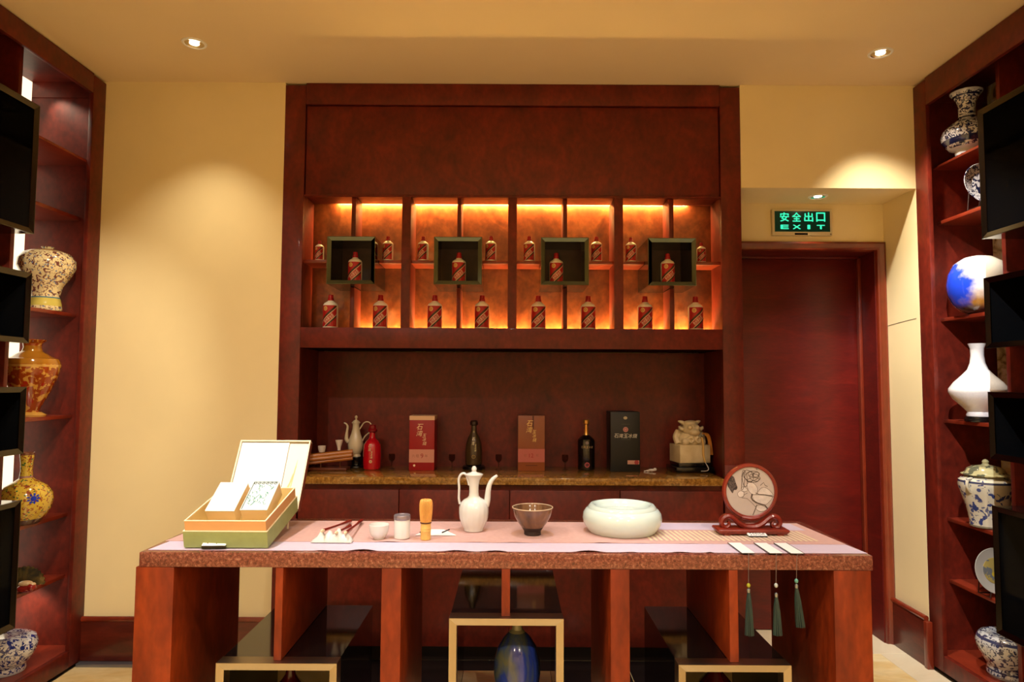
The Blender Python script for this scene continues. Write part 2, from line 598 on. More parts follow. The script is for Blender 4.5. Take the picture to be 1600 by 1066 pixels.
# right jamb casing and head casing (profile: inwards offset, proud)
for (a, b) in zip(prof[:-1], prof[1:]):
    fr.add([(2.147 - a[0], 3.85 - a[1], 0), (2.147 - b[0], 3.85 - b[1], 0), (2.147 - b[0], 3.85 - b[1], 2.262 - b[0]), (2.147 - a[0], 3.85 - a[1], 2.262 - a[0])], [(0, 1, 2, 3)])
    fr.add([(1.2185, 3.85 - a[1], 2.262 - a[0]), (1.2185, 3.85 - b[1], 2.262 - b[0]), (2.147 - b[0], 3.85 - b[1], 2.262 - b[0]), (2.147 - a[0], 3.85 - a[1], 2.262 - a[0])], [(3, 2, 1, 0)])
fr.build('door_casing', TRIMW, d1, smooth=50)
bx('door_jamb', 2.092, 2.147, 3.851, 4.075, 0, 2.21, DOORW, d1)
bx('door_jamb', 1.2185, 2.147, 3.851, 4.075, 2.21, 2.2615, DOORW, d1)
bx('door_stop', 2.074, 2.092, 4.0, 4.034, 0, 2.21, TRIMW, d1, bevel=0.002)
bx('door_stop', 1.2185, 2.092, 4.0, 4.034, 2.196, 2.21, DOORW, d1, bevel=0.002)

for k in range(4):  # dark strips laid over the marble: shade behind the table put into the colour
    t = MB().box(0, 0.598, 0, 0.30, -0.004, 0.0004).build('floor_shade_strip', KICK, fl, bevel=0.001, seg=1) if k == 0 else t.copy()
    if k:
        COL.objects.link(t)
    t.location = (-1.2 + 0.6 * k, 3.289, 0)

# ================================================================ MAIN DISPLAY CABINET
O = (0, YW, 0)
cab = thing('display_cabinet', 'tall burl mahogany display cabinet with glowing bottle niche on the back wall', 'cabinet', O)
P = dict(parent=cab, o=O)
CL, CR = -1.225, 1.217
SL, SR = -1.115, 1.110
bx('stile', CL, SL, YW, YW + 0.035, 0, 3.036, WOOD, bevel=0.0015, **P)
bx('stile', SR, CR, YW, YW + 0.035, 0, 3.036, WOOD, bevel=0.0015, **P)
bx('side_panel', CL + 0.001, -1.147, YW + 0.0355, 4.1, 0, 3.036, WOOD, **P)
bx('side_panel', 1.139, CR - 0.001, YW + 0.0355, 4.1, 0, 3.036, WOOD, **P)
bx('stile_plinth', CL - 0.002, SL + 0.004, YW - 0.014, YW - 0.0005, 0, 1.02, WOOD, bevel=0.003, **P)
bx('stile_plinth', SR - 0.004, CR + 0.002, YW - 0.014, YW - 0.0005, 0, 1.02, WOOD, bevel=0.003, **P)
bx('top_rail', SL + 0.001, SR - 0.001, YW, YW + 0.035, 2.932, CEIL - 0.002, WOOD, bevel=0.0015, **P)
bx('upper_panel', SL + 0.004, SR - 0.004, YW + 0.014, YW + 0.03, 2.442, 2.928, WOOD, bevel=0.002, **P)
bx('niche_soffit', -1.146, 1.138, YW + 0.031, 3.722, 2.44, 2.465, WOOD, **P)
bx('niche_valance', SL + 0.001, SR - 0.001, YW + 0.004, YW + 0.03, 2.43, 2.4415, WOOD, bevel=0.001, **P)
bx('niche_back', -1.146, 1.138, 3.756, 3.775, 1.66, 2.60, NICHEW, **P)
bx('niche_side', -1.146, SL - 0.001, YW + 0.036, 3.722, 1.731, 2.439, WOOD, **P)
bx('niche_side', SR + 0.001, 1.138, YW + 0.036, 3.722, 1.731, 2.439, WOOD, **P)
bx('slot_cap', -1.146, 1.138, 3.723, 3.755, 2.472, 2.48, WOOD, **P)
bx('ledge_rail', SL + 0.001, SR - 0.001, YW - 0.001, YW + 0.02, 1.621, 1.7285, WOOD, bevel=0.0015, **P)
bx('ledge_board', -1.146, 1.138, YW + 0.0205, 3.722, 1.70, 1.728, WOOD, **P)
bx('ledge_underside', -1.146, 1.138, YW + 0.0205, 3.98, 1.625, 1.64, mat('shaded_underside', (46, 16, 9), 0.95, spec=0.02), **P)  # shade under the ledge put into a darker, duller wood colour
bx('slot_cap', -1.146, 1.138, 3.723, 3.755, 1.69, 1.70, WOOD, **P)
bx('recess_back', -1.146, 1.138, 3.98, 4.0, 0.90, 1.62, WOOD, **P)
bx('led_tape', -0.99, 0.99, 3.726, 3.752, 2.466, 2.4715, LEDM, **P)
bx('led_tape', -0.86, 1.12, 3.726, 3.752, 1.7005, 1.706, LEDM, **P)
BOXX = [(-0.962, -0.712), (-0.407, -0.158), (0.148, 0.396), (0.703, 0.952)]
BZ0, BZ1 = 1.948, 2.197
for x0, x1 in ((-0.589, -0.541), (-0.024, 0.023), (0.540, 0.588)):
    bx('divider', x0, x1, YW + 0.002, 3.72, 1.7287, 2.4295, WOOD, bevel=0.0015, **P)
for x0, x1 in ((-0.866, -0.843), (-0.297, -0.277), (0.272, 0.293), (0.841, 0.865)):
    bx('thin_divider', x0, x1, YW + 0.036, 3.72, BZ1 + 0.001, 2.4395, WOOD, bevel=0.001, **P)
    bx('thin_divider', x0, x1, YW + 0.036, 3.72, 1.7287, BZ0 - 0.001, WOOD, bevel=0.001, **P)
edges = [SL, -0.589, -0.541, -0.024, 0.023, 0.540, 0.588, SR]
SHZ = 2.092
for k in range(4):
    a, b = edges[2 * k], edges[2 * k + 1]
    bx('shelf', a + 0.0005, BOXX[k][0] - 0.0005, 3.552, 3.72, SHZ - 0.017, SHZ, SHELFW, bevel=0.001, **P)
    bx('shelf', BOXX[k][1] + 0.0005, b - 0.0005, 3.552, 3.72, SHZ - 0.017, SHZ, SHELFW, bevel=0.001, **P)

# mirror framed boxes in the niche ---------------------------------------


def frame_ring(mb, x0, x1, z0, z1, y, wd, rec, back=0.012):
    """bevelled square frame: outer edge proud, inner edge recessed"""
    o = [(x0, z0), (x1, z0), (x1, z1), (x0, z1)]
    lip = 0.0025
    o2 = [(x0 + lip, z0 + lip), (x1 - lip, z0 + lip), (x1 - lip, z1 - lip), (x0 + lip, z1 - lip)]
    i = [(x0 + wd, z0 + wd), (x1 - wd, z0 + wd), (x1 - wd, z1 - wd), (x0 + wd, z1 - wd)]
    rings = [[(a, y + back, b) for a, b in o], [(a, y, b) for a, b in o], [(a, y, b) for a, b in o2],
             [(a, y + rec, b) for a, b in i], [(a, y + back, b) for a, b in i]]
    vs = [p for r_ in rings for p in r_]
    fs = []
    for q in range(4):
        for k in range(4):
            fs.append((q * 4 + k, q * 4 + (k + 1) % 4, (q + 1) * 4 + (k + 1) % 4, (q + 1) * 4 + k))
    for k in range(4):
        fs.append((16 + k, 16 + (k + 1) % 4, (k + 1) % 4, k))
    mb.add(vs, fs)


def tube_case(mb, x0, x1, z0, z1, y0, y1, t, back=False):
    mb.box(x0, x1, y0, y1, z1 - t, z1)
    mb.box(x0, x1, y0, y1, z0, z0 + t)
    mb.box(x0, x0 + t, y0, y1, z0 + t, z1 - t)
    mb.box(x1 - t, x1, y0, y1, z0 + t, z1 - t)
    if back:
        mb.box(x0 + t, x1 - t, y1 - 0.004, y1, z0 + t, z1 - t)


DARKB = ramp_mat('dark_veneer', [(0.3, (58, 30, 26)), (0.7, (80, 44, 38))], 8, (1, 1, 1), 5, 0.8, 0.4, 0.1)
BN = ['leftmost', 'second from left', 'third from left', 'rightmost']
for k, (x0, x1) in enumerate(BOXX):
    t = thing('shadow_box', 'square mirror-framed black box holding a bottle, %s of four in the glowing niche' % BN[k], 'display box', ((x0 + x1) / 2, 3.45, BZ0), group='square boxes in the bottle niche')
    oo = tuple(t.location)
    m = MB()
    frame_ring(m, x0, x1, BZ0, BZ1, 3.45, 0.021, 0.007)
    m.build('bevelled_frame', MIRR, t, oo, smooth=0)
    m = MB()
    tube_case(m, x0 + 0.001, x1 - 0.001, BZ0 + 0.001, BZ1 - 0.001, 3.463, 3.74, 0.008)
    m.build('box_case', BGLASS, t, oo, smooth=0)
    bx('box_back', x0 + 0.0095, x1 - 0.0095, 3.735, 3.7395, BZ0 + 0.0095, BZ1 - 0.0095, DARKB, t, oo)

# bottles ------------------------------------------------------------------
PORW = mat('milk_white_porcelain', (226, 216, 198), 0.3, coat=0.2)
REDCAP = mat('red_cap', (150, 14, 22), 0.35)
REDLAB = mat('red_label_print', (168, 26, 26), 0.45)
DKGOLD = mat('dark_gold_print', (62, 44, 20), 0.45)
CREAMP = mat('cream_print', (226, 206, 176), 0.5)
GOLDP = mat('gold_print', (206, 170, 96), 0.4)


def make_bottle():
    t = thing('liquor_bottle', '', 'bottle', (0, 0, 0), group='white bottles with red caps')
    h, r = 0.181, 0.0395
    MB().lathe([(r * 0.9, 0), (r, 0.003), (r, 0.121), (r * 0.985, 0.126), (r * 0.86, 0.134), (r * 0.55, 0.142), (0.0155, 0.147), (0.015, 0.153)], 28).build('bottle_body', PORW, t)
    MB().lathe([(0.0162, 0.149), (0.0165, 0.152), (0.0158, 0.160), (0.0135, 0.162), (0.0135, 0.178), (0.0115, 0.181)], 20).build('bottle_cap', REDCAP, t)
    m = MB()
    ra = r + 0.0005
    a = 0.0475
    z0, z1 = 0.008, 0.121
    n = 20
    xs = [-a + 2 * a * i / n for i in range(n + 1)]
    put_round(m, [(x, z) for x in xs for z in (z0, z1)], [(2 * i, 2 * i + 2, 2 * i + 3, 2 * i + 1) for i in range(n)], ra, 0)

    def band(c0, wd, mi, rr, slope=0.92, xa=-a, xb=a):
        vs, fs = [], []
        for i in range(n + 1):
            x = xa + (xb - xa) * i / n
            lo, hi = c0 + slope * x - wd / 2, c0 + slope * x + wd / 2
            lo, hi = min(max(lo, z0), z1), min(max(hi, z0), z1)
            vs += [(x, lo), (x, hi)]
            if i:
                fs.append((2 * i - 2, 2 * i, 2 * i + 1, 2 * i - 1))
        put_round(m, vs, fs, rr, mi)
    band(0.079, 0.013, 1, ra + 0.0003)
    band(0.069, 0.0035, 2, ra + 0.0005)
    band(0.030, 0.0035, 2, ra + 0.0005)
    band(0.022, 0.011, 1, ra + 0.0003)
    vs, fs = glyphs('贵州茅台酒', 0.062, 0.021, 0.002, 0.0505, math.atan(0.92), 0.0)
    put_round(m, vs, fs, ra + 0.0007, 2)
    vs, fs = disc2d(-0.018, 0.104, 0.0125, 18, 0.0065)
    put_round(m, vs, fs, ra + 0.0006, 3)
    vs, fs = disc2d(-0.018, 0.104, 0.0042, 10)
    put_round(m, vs, fs, ra + 0.0006, 3)
    for q, zz in enumerate((0.019, 0.026, 0.033)):
        put_round(m, [(0.010, zz), (0.036, zz), (0.036, zz + 0.0012), (0.010, zz + 0.0012)], [(0, 1, 2, 3)], ra + 0.0006, 2)
    m.build('printed_label', [REDLAB, DKGOLD, CREAMP, GOLDP], t, smooth=0)
    return t


b0 = make_bottle()
used = [False]


def put_bottle(x, y, z, s, rz, label, group):
    o = b0 if not used[0] else copy_tree(b0)
    used[0] = True
    o.location = (x, y, z)
    o.scale = (s, s, s)
    o.rotation_euler = (0, 0, rz)
    o['label'] = label
    o['group'] = group


BAY = ['far-left', 'centre-left', 'centre-right', 'far-right']
for k, px in enumerate((516, 594, 679, 753, 841, 919, 1008, 1087)):
    p = at(px, 513, 3.60)
    put_bottle(p.x, 3.60, 1.7288, 1.0, random.uniform(-0.08, 0.08),
               'white red-capped bottle on the lower niche ledge, %s bay, %s of its thin divider' % (BAY[k // 2], 'left' if k % 2 == 0 else 'right'), 'bottles on the lower ledge')
for k, px in enumerate((555, 717, 869, 1043)):
    p = at(px, 436, 3.52)
    put_bottle(p.x, 3.515, BZ0 + 0.0095, 0.93, 0.0, 'white red-capped bottle standing inside the %s mirror-framed box' % BN[k], 'bottles inside the mirror-framed boxes')
for k, (px, s, rz) in enumerate(((499, 0.60, -0.1), (606, 0.74, -0.25), (661, 0.74, -0.4), (767, 0.76, -0.3), (827, 0.76, -0.25), (932, 0.76, -0.25), (986, 0.74, -0.3), (1096, 0.60, -0.2))):
    p = at(px, 407, 3.585)
    put_bottle(p.x, 3.585, SHZ + 0.0003, s, rz, 'smaller white red-capped bottle on the narrow shelf, %s bay, %s of the mirror-framed box' % (BAY[k // 2], 'left' if k % 2 == 0 else 'right'), 'smaller bottles on the narrow shelf')

# base cabinet and counter ---------------------------------------------------
bc = thing('base_cabinet', 'low mahogany base cabinet with four doors under the yellow stone counter', 'cabinet', O)
P2 = dict(parent=bc, o=O)
bx('carcass', SL + 0.005, SR - 0.005, YW + 0.024, 3.97, 0.085, 0.9125, WOOD, **P2)
bx('plinth', SL + 0.005, SR - 0.005, YW + 0.06, 3.97, 0.0, 0.0845, KICK, **P2)
dx = [SL + 0.006, -0.583, -0.008, 0.566, SR - 0.006]
for k in range(4):
    bx('cabinet_door', dx[k] + 0.002, dx[k + 1] - 0.002, YW + 0.002, YW + 0.0235, 0.09, 0.884, WOOD, bevel=0.0025, **P2)
ct = bx('countertop', SL + 0.0045, SR - 0.0045, YW - 0.012, 3.979, 0.913, 0.95, YSTONE, o=(0, YW, 0.913), bevel=0.003)
tag(ct, 'polished yellow-brown stone counter in the lower recess of the mahogany cabinet', 'countertop')

# ================================================================ SIDE CABINETS
SHELVES = [2.59, 2.30, 1.79, 1.265, 0.764, 0.453]


def side_cabinet(s, name):
    X = XL if s < 0 else XR           # face plane
    def bb(nm, a, b, y0, y1, z0, z1, m, bevel=0.0, par=None):
        """a, b = depth behind the face plane"""
        xa, xb = X + s * a, X + s * b
        return bx(nm, min(xa, xb), max(xa, xb), y0, y1, z0, z1, m, par or t, o, bevel)
    t = thing('wall_cabinet', 'full height mahogany display cabinet with vases on shelves along the %s wall' % name, 'cabinet', (X, YW, 0))
    o = tuple(t.location)
    y1 = 1.46
    bb('stile', 0, 0.022, YW - 0.105, YW - 0.001, 0.02, 3.036, WOOD, 0.0015)
    bb('stile', 0, 0.022, y1, y1 + 0.10, 0.02, 3.036, WOOD, 0.0015)
    bb('header', 0.0005, 0.022, y1 + 0.1005, YW - 0.1055, 2.90 if s > 0 else 2.942, 3.045, WOOD, 0.0015)
    bb('bottom_rail', 0.0005, 0.022, y1 + 0.1005, YW - 0.1055, 0.02, 0.1, WOOD, 0.0015)
    bb('plinth', 0.02, 0.06, y1, YW - 0.001, 0, 0.0195, KICK)
    bb('end_panel', 0.0225, 0.40, 3.50, YW - 0.001, 0.1, 2.945, WOOD)
    bb('upper_end_panel', 0.0225, 0.40, 3.494, YW - 0.001, 2.946, 3.03, WOOD, 0.001)
    bb('end_panel', 0.0225, 0.40, y1, y1 + 0.03, 0.1, 3.03, WOOD)
    bb('bottom_board', 0.0225, 0.40, y1 + 0.0305, 3.4995, 0.08, 0.1, SHELFW)
    bb('top_board', 0.0225, 0.40, y1 + 0.0305, 3.4995, 3.0305, 3.045, WOOD)
    bb('back_panel', 0.382, 0.40, y1 + 0.0305, 3.4935, 0.1005, 3.03, WOOD)
    bb('light_panel', 0.372, 0.3815, 3.30, 3.492, 0.11, 3.028, STRIPE if s < 0 else ONYX)
    for yp in (3.0, 2.30):
        bb('partition', 0.075, 0.3815, yp, yp + 0.024, 0.1005, 3.03, WOOD, 0.001)
    for (ya, yb) in ((3.0245, 3.4995), (2.3245, 2.9995), (y1 + 0.031, 2.2995)):
        for q, z in enumerate(SHELVES):
            if q == 0 and ya > 3.0:
                bb('shelf', 0.03 if s < 0 else 0.075, 0.3715, ya, yb, z - 0.012, z, SHELFW, 0.001)
            else:
                bb('shelf', 0.09 if ya > 3.0 else 0.14, 0.3715, ya, yb, z - 0.018, z, SHELFW, 0.001)
    return t


side_cabinet(-1, 'left')
side_cabinet(1, 'right')
SBX = [(2.09, 2.67, 0.58, 'topmost, large'), (1.605, 1.915, 0.31, 'upper small'), (1.125, 1.415, 0.29, 'lower small'), (0.385, 0.925, 0.54, 'lowest, large')]


def side_box(s, z0, z1, wd, nm):
    X = -2.12 if s < 0 else 2.08
    y1, y0 = 2.945, 2.945 - wd
    t = thing('shadow_box', 'black mirror-framed box on the %s wall cabinet, %s of its column' % ('left' if s < 0 else 'right', nm), 'display box', (X, (y0 + y1) / 2, z0), group='black boxes on the %s wall cabinet' % ('left' if s < 0 else 'right'))
    # built along local -Y facing the room, then turned
    t.rotation_euler = (0, 0, PI / 2 if s < 0 else -PI / 2)
    m = MB()
    frame_ring(m, -wd / 2, wd / 2, 0, z1 - z0, 0, 0.024, 0.008)
    m.build('bevelled_frame', BFRAME, t, smooth=0)
    m = MB()
    tube_case(m, -wd / 2 + 0.001, wd / 2 - 0.001, 0.001, z1 - z0 - 0.001, 0.0125, 0.2095, 0.008, True)
    m.build('box_case', BGLASS, t, smooth=0)


for s in (-1, 1):
    for a in SBX:
        side_box(s, *a)

# ================================================================ CEILING FIXTURES
DL = ['left ceiling corner above the cream wall', 'right ceiling corner above the exit niche']


def downlight(x, y, z, label, r=0.055, tilt=0.0, group=None):
    t = thing('downlight', label, 'ceiling light', (x, y, z), group=group)
    MB().lathe([(r * 0.80, -0.0005), (r * 0.84, -0.006), (r, -0.004), (r * 1.03, 0.0)], 28, cap=False).build('trim_ring', WHITEM, t)
    MB().lathe([(r * 0.79, -0.004), (r * 0.7, -0.0015), (r * 0.42, -0.0008)], 28, cap=False).build('reflector', CHROME, t)
    MB().lathe([(0.0005, -0.0035), (r * 0.4, -0.003), (r * 0.41, -0.0005)], 20).build('lamp_lens', LAMPE, t)
    return t


for k, d in enumerate(DOWN):
    if k < 2:
        lb = 'round recessed downlight with bright chrome reflector, ' + DL[k]
    else:
        lb = 'round recessed ceiling downlight at x %.1f' % d[0]
        lb = ['', '', 'downlight above the left end of the granite table', 'downlight above the middle of the granite table', 'downlight above the right end of the granite table',
              'downlight in front of the table at the left', 'downlight in front of the table at the middle', 'downlight in front of the table at the right',
              'added fill downlight behind the camera at the left', 'added fill downlight behind the camera at the right'][k]
    downlight(d[0], d[1], CEIL, lb, group='recessed ceiling downlights')
downlight(1.70, 3.69, 2.488, 'small recessed downlight in the niche soffit above the exit sign', 0.05)

# exit sign ---------------------------------------------------------------
ex = thing('exit_sign', 'green lit exit sign with bilingual lettering above the dark red door', 'sign', (1.67, 3.849, 2.297))
eo = tuple(ex.location)
sx0, sx1, sz0, sz1 = 1.497, 1.843, 2.297, 2.450
bx('sign_housing', sx0, sx1, 3.826, 3.8495, sz0, sz1, mat('sign_housing', (206, 190, 150), 0.4), ex, eo, 0.003)
bx('sign_face', sx0 + 0.014, sx1 - 0.014, 3.8235, 3.8258, sz0 + 0.022, sz1 - 0.012, mat('dark_green_face', (4, 30, 20), 0.3, emit=(0, 60, 36), estr=0.25), ex, eo)
m = MB()
for k, ch in enumerate('安全出口'):
    vs, fs = glyphs(ch, 0.050, 0.052, sx0 + 0.070 + 0.0695 * k, 2.404)
    put_flat(m, vs, fs, 3.8232, bold=0.0012)
for k, ch in enumerate('EXIT'):
    vs, fs = glyphs(ch, 0.045 if ch != 'I' else 0.014, 0.023, sx0 + 0.070 + 0.0695 * k, 2.346)
    put_flat(m, vs, fs, 3.8232, bold=0.0014)
m.build('sign_lettering', mat('green_lettering', (20, 160, 120), 0.5, emit=(60, 230, 180), estr=1.1), ex, eo, smooth=0)
bx('indicator_strip', 1.625, 1.70, 3.825, 3.8258, 2.3005, 2.311, BLACK, ex, eo)
m = MB()
vs, fs = disc2d(sx1 - 0.010, 2.305, 0.005, 12)
put_flat(m, vs, fs, 3.8256)
m.build('test_button', mat('grey_button', (120, 110, 90), 0.4), ex, eo, smooth=0)
# ================================================================ THE TABLE
TF, TB = 2.258, 2.815
TZ = 0.88
TO = (0, TF, 0)
tbl = thing('display_table', 'long red granite topped table with mahogany panel legs in the foreground', 'table', TO)
P3 = dict(parent=tbl, o=TO)
bx('table_top', -1.228, 1.196, TF, TB, 0.832, TZ, GRAN, bevel=0.003, **P3)
for x0, x1 in ((-1.238, -1.112), (-0.426, -0.361), (0.329, 0.392), (1.066, 1.189)):
    bx('panel_leg', x0, x1, TF + 0.002, TB - 0.004, 0, 0.8315, WOODF, bevel=0.0015, **P3)
TBX = [(-0.955, -0.563, 0.140, 0.532), (-0.200, 0.173, 0.262, 0.678), (0.546, 0.912, 0.168, 0.534)]
for (x0, x1), (a, b, z0, z1) in zip(((-0.776, -0.751), (-0.030, -0.002), (0.720, 0.749)), TBX):
    bx('thin_upright', x0, x1, TF + 0.002, TB - 0.004, z1 + 0.0005, 0.8315, WOODF, bevel=0.001, **P3)
    bx('thin_upright', x0, x1, TF + 0.002, TB - 0.004, 0, z0 - 0.0005, WOODF, bevel=0.001, **P3)
TBN = ['left', 'middle', 'right']
for k, (a, b, z0, z1) in enumerate(TBX):
    t = thing('shadow_box', 'black glass box with brushed steel front frame, %s one under the granite table' % TBN[k], 'display box', ((a + b) / 2, TF - 0.015, z0), group='steel framed boxes under the table')
    oo = tuple(t.location)
    m = MB()
    frame_ring(m, a, b, z0, z1, TF - 0.02, 0.024, 0.006, 0.055)
    m.build('steel_frame', STEEL, t, oo, smooth=0)
    if k == 1:
        bx('base_plate', a + 0.0105, b - 0.0105, TF + 0.04, TB - 0.005, z0 + 0.0097, z0 + 0.0115, MARB, t, oo)
    else:
        bx('back_plate', a + 0.0105, b - 0.0105, TB - 0.009, TB - 0.005, z0 + 0.0097, z1 - 0.0105, MARB, t, oo)
    m = MB()
    tube_case(m, a + 0.0015, b - 0.0015, z0 + 0.0015, z1 - 0.0015, TF + 0.0355, TB - 0.004, 0.008)
    m.build('box_case', BGLASS, t, oo, smooth=0)

# table runner -------------------------------------------------------------
RZ = TZ + 0.002


def sheet(x0f, x1f, x0b, x1b, y0, y1, z, nx, ny, th, wav=0.0, seed=0):
    rnd = random.Random(seed)
    ph = [rnd.uniform(0, 6.28) for _ in range(4)]
    top = []
    for j in range(ny + 1):
        v = j / ny
        for i in range(nx + 1):
            u = i / nx
            x = (x0f * (1 - v) + x0b * v) * (1 - u) + (x1f * (1 - v) + x1b * v) * u
            y = y0 + (y1 - y0) * v
            s = (1.0 if -0.72 < x < 0.68 else 0.0) * max(0, math.sin(x * 13 + ph[0]) * math.sin(x * 29 + ph[1]))
            zz = z + wav * s * (1 - v) ** 3
            top.append((x, y, zz))
    n = nx + 1
    vs = top + [(x, y, zz - th) for x, y, zz in top]
    N = len(top)
    fs = []
    for j in range(ny):
        for i in range(nx):
            a = j * n + i
            fs += [(a, a + 1, a + n + 1, a + n), (N + a, N + a + n, N + a + n + 1, N + a + 1)]
    for i in range(nx):
        fs.append((i, N + i, N + i + 1, i + 1))
        a = ny * n + i
        fs.append((a, a + 1, N + a + 1, N + a))
    for j in range(ny):
        a = j * n
        fs.append((a, a + n, N + a + n, N + a))
        a = j * n + nx
        fs.append((a, N + a, N + a + n, a + n))
    return MB().add(vs, fs)


PINK = mat('dusty_pink_cloth', (200, 160, 152), 0.8, noise=0.05, nscale=60, spec=0.15)
LILAC = mat('pale_lilac_cloth', (202, 186, 204), 0.8, noise=0.03, nscale=60, spec=0.15)
run = thing('table_runner', 'pink cloth runner with pale lilac border laid along the granite table top', 'table runner', (0, TF, TZ))
ro = (0, TF, TZ)
sheet(-1.212, 1.192, -1.20, 1.178, 2.284, 2.41, RZ, 160, 8, 0.0012, 0.006, 3).build('lilac_border', LILAC, run, ro)
sheet(-1.215, 1.178, -1.188, 1.152, 2.402, 2.752, RZ + 0.0016, 80, 10, 0.0012, 0.003, 5).build('pink_cloth', PINK, run, ro)
sheet(0.36, 1.13, 0.36, 1.12, 2.62, 2.74, RZ + 0.0022, 20, 4, 0.0004, 0, 6).build('pale_panel', LILAC, run, ro)
m = MB()
k = 0
x = 0.50
while x < 1.10:      # woven gold bars
    m.add([(x, 2.44, RZ + 0.0026), (x + 0.009, 2.44, RZ + 0.0026), (x + 0.009 - 0.012, 2.60, RZ + 0.0026), (x - 0.012, 2.60, RZ + 0.0026)], [(0, 1, 2, 3)])
    x += 0.0185
m.build('woven_stripes', mat('pale_gold_thread', (226, 206, 170), 0.6), run, ro, smooth=0, kind='stuff')
SURF = RZ + 0.003      # what stands on the runner stands here


def U(px, py):
    """table surface point that shows at (px,py)"""
    lo, hi = 1.5, 4.0
    for _ in range(40):
        md = (lo + hi) / 2
        if at(px, py, md).z < SURF:
            hi = md
        else:
            lo = md
    return (at(px, py, lo).x, lo)


# ================================================================ THINGS ON THE TABLE
def px_lathe(mb, pts, s, n=36, **k):
    mb.lathe([(r * s, z * s) for r, z in pts], n, **k)
    return mb


CELW = mat('white_glaze', (218, 218, 214), 0.16, coat=0.5)
CELB = mat('pale_celadon_glaze', (208, 224, 216), 0.14, coat=0.5)
# white cup
x, y = U(592, 842)
s = mpp(y, SURF)
t = tag(px_lathe(MB(), [(0.1, 1), (7.5, 0), (8.3, 0.2), (8.3, 1.6), (11.5, 4.5), (14.2, 10), (15.2, 17), (15.9, 22), (15.4, 22.4), (14.4, 17), (13.3, 10), (10, 5), (0.1, 3.2)], s).build('tea_cup', CELW, None, (0, 0, 0)), 'small white porcelain tea cup beside the grey-lidded caddy', 'cup')
t.location = (x, y, SURF)
# caddy
x, y = U(628, 841)
s = mpp(y, SURF)
t = thing('tea_caddy', 'white cylindrical tea caddy with grey metal lid', 'jar', (x, y, SURF))
px_lathe(MB(), [(11, 0), (12.2, 1), (12.4, 2), (12.4, 28), (12, 29)], s).build('caddy_body', CELW, t)
px_lathe(MB(), [(12.6, 29), (12.9, 29.5), (12.9, 35), (12.2, 36.3), (9.6, 36.4), (9.3, 35.6), (0.05, 35.6)], s).build('caddy_lid', mat('grey_pewter', (150, 140, 148), 0.3, 0.6), t)
# bamboo whisk
x, y = U(665, 843)
s = mpp(y, SURF)
BAMB = mat('bamboo', (222, 178, 96), 0.45, noise=0.12, nscale=50)
BAMB2 = mat('bamboo_tines', (236, 170, 84), 0.5, noise=0.1, nscale=60)
t = thing('bamboo_whisk', 'bamboo tea whisk standing on its handle', 'whisk', (x, y, SURF))
px_lathe(MB(), [(7.6, 0), (8.1, 0.6), (8.1, 13), (8.4, 13.6), (8.1, 14.4), (8.2, 17), (8.5, 17.6), (8.0, 18.4), (7.9, 26)], s, 24).build('handle', BAMB, t)
m = MB()
for k in range(30):
    a = 2 * PI * k / 30
    c, q = math.cos(a) * s, math.sin(a) * s
    m.tube([(7.4 * c, 7.4 * q, 25 * s), (8.9 * c, 8.9 * q, 36 * s), (9.7 * c, 9.7 * q, 52 * s), (8.6 * c, 8.6 * q, 59.5 * s), (6.4 * c, 6.4 * q, 61 * s), (5.4 * c, 5.4 * q, 58 * s)], 0.75 * s, 5, 3)
m.build('tines', BAMB2, t, kind='stuff')
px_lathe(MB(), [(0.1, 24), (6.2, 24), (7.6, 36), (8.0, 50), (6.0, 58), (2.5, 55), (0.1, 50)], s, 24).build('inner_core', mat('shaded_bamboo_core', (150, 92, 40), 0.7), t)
px_lathe(MB(), [(8.1, 25), (8.9, 25.4), (8.9, 26.8), (8.1, 27.2)], s, 24).build('binding_thread', mat('dark_thread', (70, 40, 24), 0.7), t)
# folded white card behind the whisk
t = thing('folded_card', 'white folded card lying open on the runner behind the bamboo whisk', 'card', (-0.285, 2.53, SURF), (0, 0, 0))
m = MB()
m.add([(-0.065, -0.035, 0.0005), (0.085, -0.035, 0.0005), (0.03, 0.06, 0.0005), (-0.035, 0.06, 0.0005), (-0.065, -0.035, 0.0022), (0.085, -0.035, 0.0022), (0.03, 0.06, 0.0022), (-0.035, 0.06, 0.0022)],
      [(3, 2, 1, 0), (4, 5, 6, 7), (0, 1, 5, 4), (1, 2, 6, 5), (2, 3, 7, 6), (3, 0, 4, 7)])
m.build('card_sheet', mat('white_card', (244, 244, 242), 0.6), t)
for q, (xa, xb) in enumerate(((-0.052, -0.033), (0.030, 0.052))):
    MB().tube([(xa, -0.002, 0.004), (xb, 0.05, 0.004)], 0.0024, 6, 1).build('dark_edge', BLACK, t)
